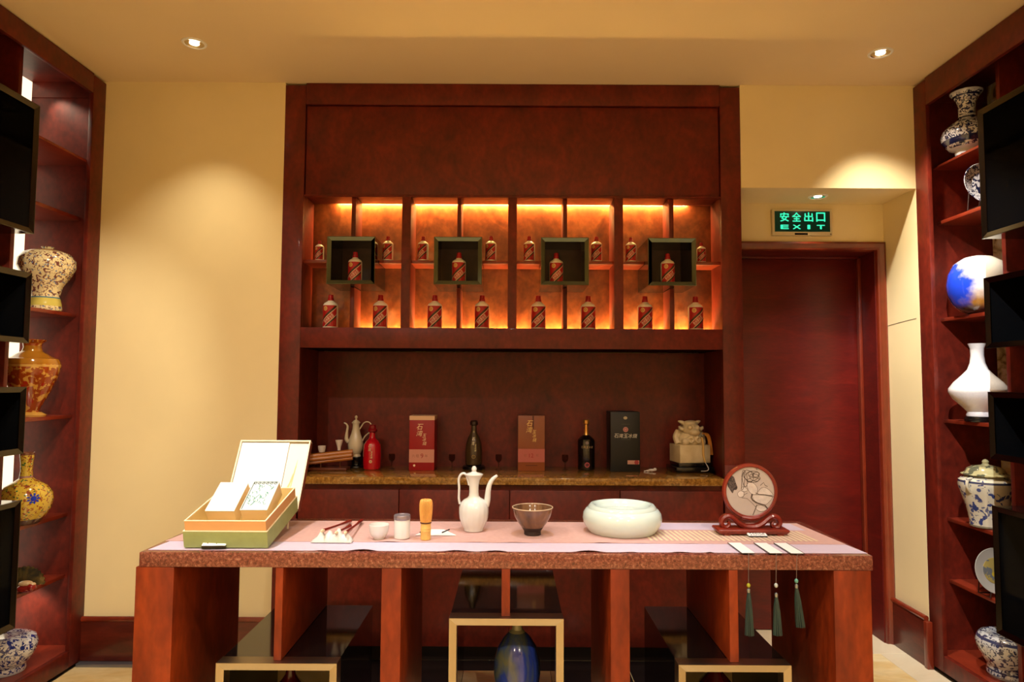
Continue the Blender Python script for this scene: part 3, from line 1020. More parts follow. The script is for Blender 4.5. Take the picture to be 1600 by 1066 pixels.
# ewer
x, y = U(740, 829)
s = mpp(y, SURF)
t = thing('ewer', 'tall white fluted porcelain ewer with curved spout and thin handle', 'ewer', (x, y, SURF))
px_lathe(MB(), [(0.1, 1.2), (14, 0), (15, 0.6), (15.6, 4), (19, 10), (22.2, 19), (23.2, 28), (23, 36), (20.6, 43), (15.5, 48), (10, 51), (7.8, 54), (7.2, 60), (7.6, 70), (9.2, 78), (12.0, 83), (14.2, 86)], s, 64, flute=16, depth=0.03, f0=4 * s, f1=47 * s).build('ewer_body', CELW, t)
px_lathe(MB(), [(14.4, 86), (14.5, 87), (11, 88.5), (5, 90), (3.2, 91.5), (4, 93.5), (4.0, 96.5), (2.2, 99.2), (0.05, 100)], s, 32).build('ewer_lid', CELW, t)
MB().tube([tuple(v * s for v in p) for p in ((19, 0, 38), (21.2, 0, 48), (22.2, 0, 60), (24.5, 0, 71), (29, 0, 79), (36.5, 0, 85.5))], [5.2 * s, 5 * s, 4.4 * s, 3.8 * s, 3.2 * s, 2.0 * s], 14).build('spout', CELW, t)
MB().tube([tuple(v * s for v in p) for p in ((-22, 0, 41), (-23.5, 0, 50), (-23.2, 0, 66), (-24, 0, 78), (-21, 0, 86), (-15.5, 0, 88), (-11, 0, 83), (-7.5, 0, 70))], [2.0 * s] * 8, 10, flat=1.6).build('handle', CELW, t)
# tea bowl
x, y = U(832, 835)
s = mpp(y, SURF)
BROWNG = ramp_mat('brown_tea_glaze', [(0.35, (84, 56, 36)), (0.6, (116, 80, 54)), (0.75, (142, 104, 72))], 20, (1, 1, 0.3), 5, 0.6, 0.18, 0.6, coords='Object')
DARKC = mat('dark_clay', (40, 26, 20), 0.5)
t = thing('tea_bowl', 'conical brown glazed tea bowl with pale rim', 'bowl', (x, y, SURF))
px_lathe(MB(), [(13.5, 7.5), (17.5, 12), (23, 19), (28.2, 28), (31, 37), (31.6, 40), (32, 41), (31.4, 41.8), (30.3, 40), (29.5, 36), (26, 26), (20, 17), (12, 11), (0.1, 9.2)], s, 48).build('bowl_body', BROWNG, t)
px_lathe(MB(), [(12.5, 0), (13.2, 0.5), (13.0, 5.5), (17.4, 11.8), (13, 7.5), (0.1, 6)], s, 40).build('bowl_foot', DARKC, t)
px_lathe(MB(), [(31.4, 41.2), (32.2, 41.4), (32.1, 42.5), (31, 42.6), (30.6, 41.6)], s, 48, cap=False).build('pale_rim', mat('pale_rim_glaze', (206, 180, 150), 0.3, coat=0.3), t)
# washer
x, y = U(972, 830)
s = mpp(y, SURF)
t = tag(px_lathe(MB(), [(0.1, 2.5), (47, 2.5), (49, 0), (51, 0.2), (54, 3.5), (60, 13), (61.5, 21), (60, 29), (56, 34.5), (53, 36), (52, 39), (49.5, 41.5), (45, 42), (41.5, 39.8), (39.5, 37), (36, 34), (24, 32), (0.1, 31.5)], s, 72).build('brush_washer', CELB, None), 'large round pale celadon brush washer with an inward rolled rim', 'bowl')
t.location = (x, y, SURF)

# table screen
x, y = U(1176, 836)
sc = mpp(y, SURF)
t = thing('table_screen', 'round ink-painted table screen in a red carved wooden stand', 'table screen', (x, y + 0.01, SURF))
ROSE = ramp_mat('red_rosewood', [(0.3, (104, 28, 16)), (0.7, (140, 42, 24))], 8, (1, 1, 1), 5, 0.8, 0.4, 0.1)
m = MB()
bw = 52 * sc
m.add([(-bw, -0.022, 0.004), (bw, -0.022, 0.004), (bw, 0.05, 0.004), (-bw, 0.05, 0.004),
       (-bw * 1.07, -0.03, 0.015), (bw * 1.07, -0.03, 0.015), (bw * 1.07, 0.058, 0.015), (-bw * 1.07, 0.058, 0.015),
       (-bw * 1.05, -0.028, 0.022), (bw * 1.05, -0.028, 0.022), (bw * 1.05, 0.056, 0.022), (-bw * 1.05, 0.056, 0.022)],
      [(3, 2, 1, 0), (8, 9, 10, 11)] + [(q + k, q + (k + 1) % 4, q + 4 + (k + 1) % 4, q + 4 + k) for q in (0, 4) for k in range(4)])
m.build('base_board', ROSE, t, bevel=0.0015)
m = MB()
for sx in (-0.8, 0.8):
    for sy in (-0.016, 0.044):
        m.box(sx * bw - 0.012, sx * bw + 0.012, sy - 0.006, sy + 0.006, 0, 0.0045)
m.build('base_feet', ROSE, t)
cz = 66 * sc
ri = 38.5 * sc
m = MB()
m.lathe([(ri - 0.001, -0.006), (ri + 0.002, -0.009), (ri + 0.009, -0.0085), (ri + 0.0115, -0.004), (ri + 0.0115, 0.008), (ri + 0.008, 0.0115), (ri, 0.0115), (ri - 0.001, -0.006)], 64, axis='Y', c=(0, 0.012, cz))
m.f = [f for f in m.f if len(f) == 4]
m.m = [0] * len(m.f)
m.build('round_frame', ROSE, t)
for sg in (-1, 1):
    pts = [(0, 8.5), (10, 9.5), (20, 15), (28, 22), (36, 25), (43, 22), (46, 15), (43, 8.5), (37, 8), (33.5, 12), (36, 16)]
    MB().tube([(sg * a * sc, 0.012, 0.006 + b * sc) for a, b in pts], [4.5 * sc, 4.5 * sc, 4.4 * sc, 4.2 * sc, 4.2 * sc, 4.2 * sc, 4 * sc, 3.6 * sc, 3.2 * sc, 2.6 * sc, 1.8 * sc], 8, 5, flat=1.7).build('scroll_foot', ROSE, t)
MB().tube([(-14 * sc, 0.012, 26 * sc), (0, 0.012, 24 * sc), (14 * sc, 0.012, 26 * sc)], [3 * sc, 4.2 * sc, 3 * sc], 8, 5, flat=1.6).build('cradle_rail', ROSE, t)
MB().lathe([(0.05 * sc, -0.002), (ri, -0.002), (ri, 0.004), (0.05 * sc, 0.004)], 64, axis='Y', c=(0, 0.012, cz)).build('painted_panel', mat('pale_silk', (178, 166, 160), 0.5, noise=0.04, nscale=12), t)
# flat ink drawing on the panel, in units of the panel radius
INKD = ramp_mat('dark_ink', [(0.4, (44, 36, 36)), (0.6, (92, 78, 74))], 90, (1, 1, 1), 3, 2.0, 0.7)
INKL = mat('ink_line', (84, 70, 62), 0.7)
INKW = mat('pale_wash', (194, 184, 178), 0.7, noise=0.12, nscale=60)
m = MB()


def art(vs, fs, mi, lift):
    put_flat(m, [(x_ * ri, cz + z_ * ri) for x_, z_ in vs], fs, 0.0096 - lift, mi)


def closed(pts, k=6):
    out = []
    n = len(pts)
    for i in range(n):
        p0, p1, p2, p3 = [Vector(pts[(i + d) % n]) for d in (-1, 0, 1, 2)]
        for j in range(k):
            u = j / k
            q = 0.5 * ((2 * p1) + (p2 - p0) * u + (2 * p0 - 5 * p1 + 4 * p2 - p3) * u * u + (3 * p1 - p0 - 3 * p2 + p3) * u ** 3)
            out.append((q.x, q.y))
    return out


leaf = closed([(-0.92, 0.42), (-0.80, 0.62), (-0.66, 0.58), (-0.58, 0.34), (-0.52, 0.16), (-0.56, 0.06), (-0.66, 0.04), (-0.72, -0.08), (-0.84, 0.08), (-0.92, 0.24)])
art(leaf, [tuple(range(len(leaf)))], 0, 0.0)
for pts in ([(-0.12, 0.28), (0.02, 0.38), (0.18, 0.30), (0.30, 0.12), (0.26, -0.10), (0.10, -0.12), (-0.06, 0.02)],
            [(0.30, -0.10), (0.42, 0.10), (0.58, 0.16), (0.78, 0.06), (0.94, -0.14), (0.80, -0.16), (0.56, -0.12)],
            [(0.10, -0.16), (0.30, -0.14), (0.60, -0.16), (0.90, -0.20), (0.80, -0.40), (0.56, -0.56), (0.30, -0.46), (0.14, -0.34)],
            [(-0.52, -0.10), (-0.40, 0.02), (-0.26, -0.04), (-0.28, -0.20), (-0.44, -0.24)],
            [(-0.34, 0.16), (-0.20, 0.16), (-0.10, 0.04), (-0.24, -0.02), (-0.36, 0.06)],
            [(0.22, -0.60), (0.40, -0.56), (0.62, -0.64), (0.66, -0.74), (0.44, -0.82), (0.26, -0.74)]):
    c = closed(pts)
    art(c, [tuple(range(len(c)))], 2, 0.0)
    vs, fs = quad_strip(c + [c[0]], 0.012)
    art(vs, fs, 1, 0.0004)
# the blossom's overlapping petals
for (a, b, r1, r2, ang) in ((0.08, 0.62, 0.30, 0.20, 0.3), (0.20, 0.56, 0.22, 0.14, -0.3), (-0.06, 0.62, 0.18, 0.26, 0.5), (0.14, 0.46, 0.24, 0.10, 0.1), (-0.22, 0.52, 0.10, 0.34, 0.1),
                            (-0.28, 0.42, 0.06, 0.36, -0.1), (0.26, 0.68, 0.14, 0.10, 0.2), (0.04, 0.70, 0.12, 0.10, 0)):
    pts = []
    for k in range(25):
        g = 2 * PI * k / 24
        u_, v_ = r1 * math.cos(g) * (1 + 0.08 * math.sin(5 * g)), r2 * math.sin(g)
        pts.append((a + u_ * math.cos(ang) - v_ * math.sin(ang), b + u_ * math.sin(ang) + v_ * math.cos(ang)))
    vs, fs = quad_strip(pts, 0.02)
    art(vs, fs, 1, 0.0005)
for pts, wd in (([(0.08, -0.10), (0.04, -0.26), (0.10, -0.36), (0.24, -0.46), (0.44, -0.52), (0.60, -0.56), (0.70, -0.70)], 0.05),
                ([(0.28, -0.54), (0.20, -0.72), (0.10, -0.96)], 0.03), ([(0.22, -0.06), (0.40, -0.14), (0.66, -0.16), (0.96, -0.22)], 0.022),
                ([(0.42, 0.24), (0.56, 0.36), (0.62, 0.24), (0.72, 0.20)], 0.02), ([(0.30, 0.86), (0.26, 0.94)], 0.02), ([(-0.36, -0.26), (-0.12, -0.30), (0.08, -0.48), (0.20, -0.62)], 0.014),
                ([(-0.10, -0.06), (-0.24, -0.14), (-0.30, -0.24)], 0.012)):
    vs, fs = quad_strip(pts, wd)
    art(vs, fs, 1, 0.0006)
m.build('ink_drawing', [INKD, INKL, INKW], t, smooth=0)


def name_card(px, py, wd, dp, label, rz=0.0, style=0, h0=0.010, h1=0.028):
    x, y = U(px, py)
    t = thing('name_card', label, 'card', (x, y, SURF), (0, 0, rz))
    # little wedge: sloping white face on a black block
    MB().prism([(-wd / 2, 0), (wd / 2, 0), (wd / 2, h0), (-wd / 2, h0)], -dp / 2, dp / 2).build('card_holder', BLACK, t)
    MB().add([(-wd / 2, -dp / 2, h0 + 0.0004), (wd / 2, -dp / 2, h0 + 0.0004), (wd / 2, dp / 2, h1), (-wd / 2, dp / 2, h1), (-wd / 2, dp / 2, h0 + 0.0002), (wd / 2, dp / 2, h0 + 0.0002)],
             [(0, 1, 2, 3), (3, 2, 5, 4), (0, 3, 4), (1, 5, 2), (0, 4, 5, 1)]).build('card_face', mat('white_card', (244, 244, 242), 0.6), t, smooth=0)
    m = MB()
    rows = ((0.3, 0.32), (0.7, 0.28)) if style else ((0.5, 0.5),)
    n = 6 if style else 4
    for (v, hh) in rows:
        for k in range(n):
            cx = -wd * 0.40 + wd * 0.8 * (k + 0.5) / n
            # small illegible marks
            for q in range(3):
                a0 = (cx + random.uniform(-0.3, 0.3) * wd / n, v + random.uniform(-0.4, 0.4) * hh)
                a1 = (cx + random.uniform(-0.35, 0.35) * wd / n, v + random.uniform(-0.4, 0.4) * hh)
                a2 = (a1[0] + 0.15 * wd / n, a1[1] - 0.2 * hh)
                vs, fs = quad_strip([(a_[0], a_[1] * dp) for a_ in (a0, a1, a2)], wd * 0.024)
                m.add([(vx, -dp / 2 + vy, h0 + 0.0009 + (h1 - h0 - 0.0004) * vy / dp) for vx, vy in vs], fs)
    m.build('card_print', BLACK, t, smooth=0)
    return t


name_card(1183, 838.5, 0.068, 0.024, 'small white printed card at the foot of the round table screen', 0, 1, 0.004, 0.012)
name_card(336, 856, 0.078, 0.032, 'small white card on a black wedge in front of the green gift box', 0.06, 0)

# brush rest and brushes
x, y = U(522, 846)
s = mpp(y, SURF)
prof = [(-35, 0), (-34, 3), (-26, 9), (-22, 15.5), (-18, 15), (-15, 9.5), (-12, 13), (-8, 17), (-4, 15.5), (-1.5, 10.5), (1.5, 13), (5.5, 20), (9, 20), (12, 13.5), (14.5, 11), (18, 14.5), (21.5, 13), (25, 9), (29, 4), (30, 0)]
m = MB()
yy = 10 * s
front = [(a * s, -yy, b * s) for a, b in prof]
mid = [(a * 0.98 * s, 0, b * 1.0 * s) for a, b in prof]
n = len(prof)
vs = [(a, -yy * 1.0, c * 0.25) for a, _, c in mid] + [(a, -yy * 0.5, c * 0.75) for a, _, c in mid] + mid + [(a, yy * 0.5, c * 0.75) for a, _, c in mid] + [(a, yy, c * 0.25) for a, _, c in mid]
vs += [(a, -yy, 0) for a, _, c in mid] + [(a, yy, 0) for a, _, c in mid]
fs = []
for q in range(4):
    for k in range(n - 1):
        fs.append((q * n + k, q * n + k + 1, (q + 1) * n + k + 1, (q + 1) * n + k))
for k in range(n - 1):
    fs.append((5 * n + k, 5 * n + k + 1, k + 1, k))
    fs.append((4 * n + k, 4 * n + k + 1, 6 * n + k + 1, 6 * n + k))
    fs.append((6 * n + k, 6 * n + k + 1, 5 * n + k + 1, 5 * n + k))
t = tag(MB().add(vs, fs).build('brush_rest', CELW, None, smooth=60), 'white porcelain brush rest shaped like five mountain peaks', 'brush rest')
t.location = (x, y, SURF)
REDL = mat('red_lacquer', (130, 20, 18), 0.2, coat=0.5)
BRIS = mat('cream_bristles', (226, 206, 170), 0.8)
for k, (pxa, pya, pxb, pyb, lb) in enumerate(((506, 829, 547, 818, 'leftmost red lacquered writing brush resting on the white peaks'),
                                            (527, 832, 549, 825, 'short red lacquered writing brush lying between the other two on the peaks'),
                                            (541, 832, 565, 817, 'rightmost red lacquered writing brush pointing back over the rest'))):
    p0 = at(pxa, pya, y - 0.004)
    p0.z = max(p0.z, SURF + 0.02)
    ex_, ey_ = U(pxb, pyb)
    p1 = Vector((ex_, ey_, SURF + 0.0085))
    if k == 1:
        p1 = p0 + (p1 - p0) * 0.9
    d = (p1 - p0)
    t = thing('writing_brush', lb, 'brush', tuple(p0), group='red writing brushes on the rest')
    dn = d.normalized()
    MB().tube([(0, 0, 0), tuple(d * 0.25), tuple(d * 0.6), tuple(d * 0.8), tuple(d)], [0.0058, 0.0044, 0.0042, 0.0058, 0.0075], 10, 4).build('brush_handle', REDL, t)
    MB().tube([tuple(dn * 0.001), tuple(dn * -0.012), tuple(dn * -0.024), tuple(dn * -0.032)], [0.0044, 0.0062, 0.0042, 0.0006], 10, 4).build('bristles', BRIS, t)
    MB().tube([tuple(dn * 0.006), tuple(dn * -0.002)], [0.0047, 0.005], 10, 1).build('ferrule', mat('horn_ferrule', (90, 70, 56), 0.3), t)

# gift box, propped up at the back
GREEN = mat('sage_green_card', (150, 162, 106), 0.55, noise=0.05, nscale=40)
TAN = mat('tan_card', (214, 162, 108), 0.5)
GCREAM = mat('cream_card_edge', (244, 232, 198), 0.55)
GWHITE = mat('white_card', (244, 244, 242), 0.6)
GGOLD = mat('pale_gold_card', (236, 208, 156), 0.45)
GX0, GX1 = -1.101, -0.818
tilt = R(11.9)
gb = thing('gift_box', 'open green and tan gift box with lid raised, left end of the table', 'gift box', (GX0, 2.300, SURF + 0.0005), (tilt, 0, 0))
W_, L_ = GX1 - GX0, 0.319
th = 0.004
m = MB()
m.box(0, W_, 0, L_, 0, th)
m.box(0, W_, 0, th, th, 0.056)
m.box(0, W_, L_ - th, L_, th, 0.056)
m.box(0, th, th, L_ - th, th, 0.056)
m.box(W_ - th, W_, th, L_ - th, th, 0.056)
m.build('green_base', GREEN, gb, smooth=0)
m = MB()
i0 = 0.005
m.box(i0, W_ - i0, i0, L_ - i0, 0.0045, 0.008)
m.box(i0, W_ - i0, i0, i0 + th, 0.008, 0.091)
m.box(i0, W_ - i0, L_ - i0 - th, L_ - i0, 0.008, 0.091)
m.box(i0, i0 + th, i0 + th, L_ - i0 - th, 0.008, 0.091)
m.box(W_ - i0 - th, W_ - i0, i0 + th, L_ - i0 - th, 0.008, 0.091)
m.build('inner_tray', TAN, gb, smooth=0)
m = MB()
q = i0 + th
m.box(q + 0.0005, W_ - q - 0.0005, q + 0.0005, L_ - q - 0.0005, 0.0082, 0.009)
m.box(q + 0.0003, W_ - q - 0.0003, L_ - q - 0.001, L_ - q - 0.0003, 0.009, 0.0905)
m.box(q + 0.0003, q + 0.001, q + 0.0003, L_ - q - 0.001, 0.009, 0.0905)
m.box(W_ - q - 0.001, W_ - q - 0.0003, q + 0.0003, L_ - q - 0.001, 0.009, 0.0905)
m.build('tray_lining', mat('cream_lining', (236, 212, 150), 0.6), gb, smooth=0)
m = MB()
e = 0.0006
for (a, b, c, d) in ((i0 - e, W_ - i0 + e, i0 - e, i0 + th), (i0 - e, W_ - i0 + e, L_ - i0 - th, L_ - i0 + e), (i0 - e, i0 + th, i0 + th, L_ - i0 - th), (W_ - i0 - th, W_ - i0 + e, i0 + th, L_ - i0 - th)):
    m.box(a, b, c, d, 0.0912, 0.0935)
for (a, b, c, d) in ((-e, W_ + e, -e, th), (-e, th, th, L_), (W_ - th, W_ + e, th, L_)):
    m.box(a, b, c, d, 0.0562, 0.0585)
m.build('cream_edging', GCREAM, gb, smooth=0)
# lid hinged at the back
lid = bpy.data.objects.new('lid', None)
lid.empty_display_size = 0.05
COL.objects.link(lid)
lid.parent = gb
lid.location = (0, L_ + 0.002, 0.004)
lid.rotation_euler = (R(60) - tilt, 0, 0)
LL = 0.287
bx('lid_shell', 0, W_, 0, LL, -0.03, -0.024, mat('brown_card', (120, 58, 40), 0.5), lid)
bx('lid_wall', 0, W_, LL - 0.004, LL, -0.024, -0.0005, GCREAM, lid)
bx('lid_wall', 0, 0.004, 0, LL - 0.004, -0.024, -0.0005, GCREAM, lid)
bx('lid_wall', W_ - 0.004, W_ + 0.0005, 0, LL - 0.004, -0.024, 0.0, mat('brown_card', (120, 58, 40), 0.5), lid)
bx('lid_lining', 0.006, W_ * 0.70, 0.002, LL - 0.008, -0.0235, -0.004, GWHITE, lid)
bx('lid_lining', W_ * 0.707, W_ - 0.006, 0.002, LL - 0.010, -0.0235, -0.008, mat('ivory_card', (248, 240, 222), 0.6), lid)
m = MB()
for (a, b, cc) in ((0.80, 0.34, 0.06), (0.83, 0.44, 0.03), (0.78, 0.24, 0.05)):
    vs, fs = quad_strip([(W_ * a, LL * 0.30), (W_ * (a + cc * 0.6), LL * (b + 0.14)), (W_ * (a + cc), LL * (b + 0.28))], [0.004, 0.005, 0.001])
    m.add([(vx, vy, -0.0075) for vx, vy in vs], fs)
m.build('gold_grass_print', mat('faint_gold_print', (226, 208, 150), 0.6), lid, smooth=0)
bx('lid_rim', -0.001, W_ + 0.001, LL - 0.0045, LL + 0.001, -0.0004, 0.0012, GCREAM, lid)
bx('lid_rim', -0.001, 0.0045, 0, LL - 0.005, -0.0004, 0.0012, GCREAM, lid)
bx('lid_rim', W_ - 0.0045, W_ + 0.001, 0, LL - 0.005, -0.0004, 0.0012, GCREAM, lid)
# support leg under the raised back
for xx in (0.03, W_ - 0.03):
    z_b = (L_ - 0.02) * math.sin(tilt)
    y_b = (L_ - 0.02) * math.cos(tilt)
    q = MB().tube([(0, 0, 0), (0, 0.004, z_b - 0.001)], 0.004, 8, 1).build('prop_leg', GCREAM, gb)
    q.location = (xx, L_ - 0.02 + 0.0, -0.0)
    q.rotation_euler = (PI - tilt, 0, 0)


def tea_box(x0, label, top, pattern):
    t = thing('tea_box', label, 'box', (0, 0, 0))
    wd, ln, ht = 0.100 if not pattern else 0.093, 0.145, 0.06
    # sits in the tray, steeper than the tray itself
    a = R(33)
    loc = Vector((x0, 2.36 + ht * math.sin(a), (0.9945 if not pattern else 0.9985) - ht * math.cos(a)))
    t.location = loc
    t.rotation_euler = (a, 0, 0)
    t['label'] = label
    MB().box(0, wd, 0, ln, 0, ht).build('box_body', GGOLD, t, bevel=0.0015)
    MB().box(-0.001, wd + 0.001, -0.001, ln + 0.001, ht + 0.0002, ht + 0.0032).build('box_lid', top, t, bevel=0.001)
    if pattern:
        m = MB()
        for k in range(6):
            vs, fs = disc2d(0.010 + 0.0145 * k, ln - 0.010, 0.006, 10, 0.003)
            m.add([(vx, vy, ht + 0.0036) for vx, vy in vs], fs, 1)
        rnd = random.Random(4)
        for k in range(34):
            cx_, cy_ = rnd.uniform(0.012, wd - 0.012), rnd.uniform(0.012, ln - 0.03)
            L2 = rnd.uniform(0.010, 0.03)
            g = rnd.uniform(0.6, 2.2)
            vs, fs = quad_strip([(cx_, cy_), (cx_ + L2 * 0.5 * math.cos(g), cy_ + L2 * 0.6 * math.sin(g)), (cx_ + L2 * math.cos(g + 0.4), cy_ + L2 * math.sin(g + 0.4))], [0.0008, 0.0034, 0.0006])
            m.add([(vx, vy, ht + 0.0036) for vx, vy in vs], fs, 0)
        for pts in ([(0.030, 0.050), (0.044, 0.078), (0.050, 0.060), (0.066, 0.056)], [(0.004, 0.002), (0.004, ln - 0.003), (wd - 0.004, ln - 0.003)]):
            vs, fs = quad_strip(pts, 0.003)
            m.add([(vx, vy, ht + 0.0037) for vx, vy in vs], fs, 1 if len(pts) == 3 else 0)
        m.build('lid_print', [mat('jade_print', (70, 140, 124), 0.5), mat('dark_green_print', (40, 56, 36), 0.5)], t, smooth=0)
    return t


tea_box(-1.0600, 'plain white-topped tea box inside the open green gift box', GWHITE, False)
tea_box(-0.9390, 'tea box with pale green brush-painted lid inside the open gift box', mat('pale_mint_card', (226, 238, 234), 0.4), True)

# bookmarks with tassels
TAS = ramp_mat('dark_green_silk', [(0.35, (18, 32, 29)), (0.65, (40, 62, 56))], 60, (4, 4, 0.15), 3, 0.2, 0.6)
BM = [(1170, 0.766, 2.262, 915, 925, 993, (150, 150, 40), 'leftmost'), (1213, 0.858, 2.261, 915, 932, 993, (170, 180, 180), 'middle'), (1245, 0.928, 2.2605, 908, 918, 980, (90, 150, 140), 'rightmost')]
for k, (px, xx, yf, yb, yt0, yt1, bc_, nm) in enumerate(BM):
    tx = at(px, 940, TF - 0.009).x
    t = thing('bookmark', 'white paper bookmark with dark green hanging tassel, %s of three on the table edge' % nm, 'bookmark', (tx, TF - 0.009, 0.885), group='tasselled bookmarks')
    o = tuple(t.location)
    c0 = xx + 0.02
    z = RZ + 0.0035
    MB().box(c0 - 0.022, c0 + 0.022, yf - 0.002, 2.405, z, z + 0.001).build('paper_strip', GWHITE, t, o, smooth=0)
    m = MB()
    m.box(c0 - 0.0235, c0 - 0.0215, yf - 0.0025, 2.406, z - 0.0002, z + 0.0016)
    m.box(c0 - 0.022, c0 + 0.022, yf - 0.0035, yf - 0.0022, z - 0.0002, z + 0.0016)
    if k == 2:
        m.box(c0 + 0.0215, c0 + 0.0235, yf - 0.0025, 2.406, z - 0.0002, z + 0.0016)
    m.build('dark_edging', BLACK, t, o, smooth=0)
    zb, z0, z1 = at(px, yb, TF - 0.009).z, at(px, yt0, TF - 0.009).z, at(px, yt1, TF - 0.009).z
    MB().tube([(c0, yf - 0.002, z + 0.0005), (c0 * 0.3 + tx * 0.7, TF - 0.0085, 0.872), (tx, TF - 0.009, zb)], 0.0009, 6, 5).build('cord', mat('grey_cord', (110, 96, 90), 0.7), t, o)
    MB().ellipsoid((tx, TF - 0.009, zb), (0.0062, 0.0062, 0.0075)).build('bead', mat('bead_%d' % k, bc_, 0.2, coat=0.4), t, o)
    MB().lathe([(0.001, 0.012), (0.0055, 0.008), (0.0058, 0.003), (0.0045, -0.003), (0.0048, -0.006)], 14, c=(tx, TF - 0.009, z0)).build('tassel_cap', mat('silver_cap', (150, 156, 156), 0.3, 0.8), t, o)
    m = MB()
    n = 40
    L = z0 - z1
    hang = 0.010 if k == 2 else (0.002 if k == 1 else 0.0)
    for q in range(n):
        g = 2 * PI * q / n * 3.1
        rr = 0.0145 * math.sqrt((q + 0.5) / n)
        ca, sa = math.cos(g), math.sin(g)
        m.tube([(tx + 0.2 * rr * ca, TF - 0.009 + 0.2 * rr * sa, z0 - 0.002), (tx + 0.62 * rr * ca + hang * 0.3, TF - 0.009 + 0.5 * rr * sa, z0 - L * 0.35), (tx + rr * ca + hang, TF - 0.009 + 0.6 * rr * sa, z1 + random.uniform(-0.001, 0.002))], 0.0022, 5, 3)
    m.build('tassel', TAS, t, o, kind='stuff')

# vases inside the boxes under the table
BLUEV = ramp_mat('blue_flambe_glaze', [(0.34, (104, 104, 72)), (0.44, (70, 84, 110)), (0.52, (40, 60, 150)), (0.66, (60, 84, 190)), (0.76, (170, 178, 200))], 9, (1, 1, 0.6), 6, 1.0, 0.14, 0.6)
p = at(808, 1000, 2.50)
t = thing('vase', 'egg-shaped blue glazed vase in the middle box under the table', 'vase', (p.x, 2.5, 0.2738))
s = mpp(2.5, 0.5)
zz = lambda py: (at(808, py, 2.5).z - 0.2738)
MB().lathe([(0.04, 0), (0.045, 0.006), (0.055, 0.03), (0.075, zz(1085)), (36.5 * s, zz(1050)), (35 * s, zz(1030)), (30 * s, zz(1010)), (21 * s, zz(995)), (13 * s, zz(987))], 40).build('vase_body', BLUEV, t)
MB().lathe([(13.2 * s, zz(987.5)), (8.5 * s, zz(983)), (7.5 * s, zz(978)), (9 * s, zz(973)), (7 * s, zz(973)), (6 * s, zz(978)), (5 * s, zz(985))], 32).build('vase_neck', mat('grey_green_glaze', (150, 146, 116), 0.2, coat=0.4), t)
DKRED = mat('oxblood_glaze', (70, 10, 14), 0.12, coat=0.6)
for nm, px, k in (('left', 454, 0), ('right', 1118, 2)):
    p = at(px, 1060, 2.5)
    z0 = TBX[k][2] + 0.0095
    t = tag(MB().lathe([(0.03, 0), (0.034, 0.005), (0.045, 0.02), (0.062, 0.08), (0.068, 0.14), (0.058, 0.19), (0.03, 0.222), (0.018, 0.24), (0.015, 0.265), (0.017, p.z - z0 - 0.006), (0.014, p.z - z0), (0.008, p.z - z0 + 0.001), (0.001, p.z - z0 + 0.001)], 36).build('vase', DKRED, None), 'dark oxblood vase inside the %s steel-framed box under the table' % nm, 'vase')
    t.location = (p.x, 2.5, z0)

# ================================================================ THINGS ON THE COUNTER
CZ = 0.9503
YC = 3.86


def cx_(px, Y=YC):
    return at(px, 735, Y).x


SC_ = mpp(YC, CZ)     # metres per pixel at the counter

IVORY = mat('ivory_glaze', (206, 190, 158), 0.25, coat=0.4)
# ivory ewer on black stand
t = thing('drum_stand', 'small black lacquer stand under the ivory wine ewer', 'stand', (cx_(557, 3.9), 3.9, CZ))
MB().lathe([(0.045, 0), (0.048, 0.003), (0.046, 0.012), (0.030, 0.016), (0.028, 0.02), (0.030, 0.052), (0.034, 0.058), (0.033, 0.062)], 28).build('stand_body', BLACK, t)
for q in range(4):
    MB().lathe([(0.0305, 0), (0.032, 0.002), (0.0305, 0.004)], 24, c=(0, 0, 0.024 + 0.008 * q)).build('ring_band', BLACK, t)
s = mpp(3.9, 1.1)
ez = CZ + 0.0625
t = thing('wine_ewer', 'slender ivory wine ewer with long spout and looped handle', 'ewer', (cx_(555, 3.9), 3.9, ez))
px_lathe(MB(), [(8, 0), (8.4, 1), (7.2, 4), (8.5, 6), (11.5, 12), (12.2, 19), (10.5, 27), (7.5, 35), (5.5, 43), (5.0, 49), (5.6, 52)], s, 32).build('ewer_body', IVORY, t)
px_lathe(MB(), [(6.8, 52), (6.6, 53), (3.8, 56), (1.2, 57.5), (1.2, 58.5), (2.2, 60), (2.3, 62), (1.2, 63.5), (0.05, 64)], s, 24).build('ewer_lid', IVORY, t)
MB().tube([tuple(v * s for v in q) for q in ((-11, 0, 22), (-14.5, 0, 27), (-14, 0, 38), (-13, 0, 46), (-15.5, 0, 50.5), (-19, 0, 52.5))], [2.8 * s, 3.2 * s, 2.2 * s, 1.8 * s, 1.5 * s, 1.0 * s], 12).build('spout', IVORY, t)
MB().tube([tuple(v * s for v in q) for q in ((4.5, 0, 41), (8, 0, 46), (12, 0, 52), (17, 0, 54), (22, 0, 52), (24.5, 0, 46), (21, 0, 38), (14, 0, 31), (10, 0, 23))], [1.0 * s] * 9, 8).build('handle', IVORY, t)
# red bottle
REDG = mat('red_glaze', (176, 12, 26), 0.2, coat=0.5)
GOLDM = mat('gold_lettering', (220, 180, 100), 0.35, 0.5)
PALEG = mat('pale_lettering', (226, 206, 150), 0.5)
s = SC_


def put_profile(mb, vs, fs, prof, k, lift=0.0006, mi=None):
    """wrap flat lettering on a lathe profile given in units of k"""
    def rad(z):
        for (r0, z0), (r1, z1) in zip(prof[:-1], prof[1:]):
            if z0 <= z / k <= z1 and z1 > z0:
                return (r0 + (r1 - r0) * (z / k - z0) / (z1 - z0)) * k
        return prof[0][0] * k
    out = []
    for x, z in vs:
        r_ = rad(z) + lift
        out.append((r_ * math.sin(x / r_), -r_ * math.cos(x / r_), z))
    mb.add(out, fs, mi)


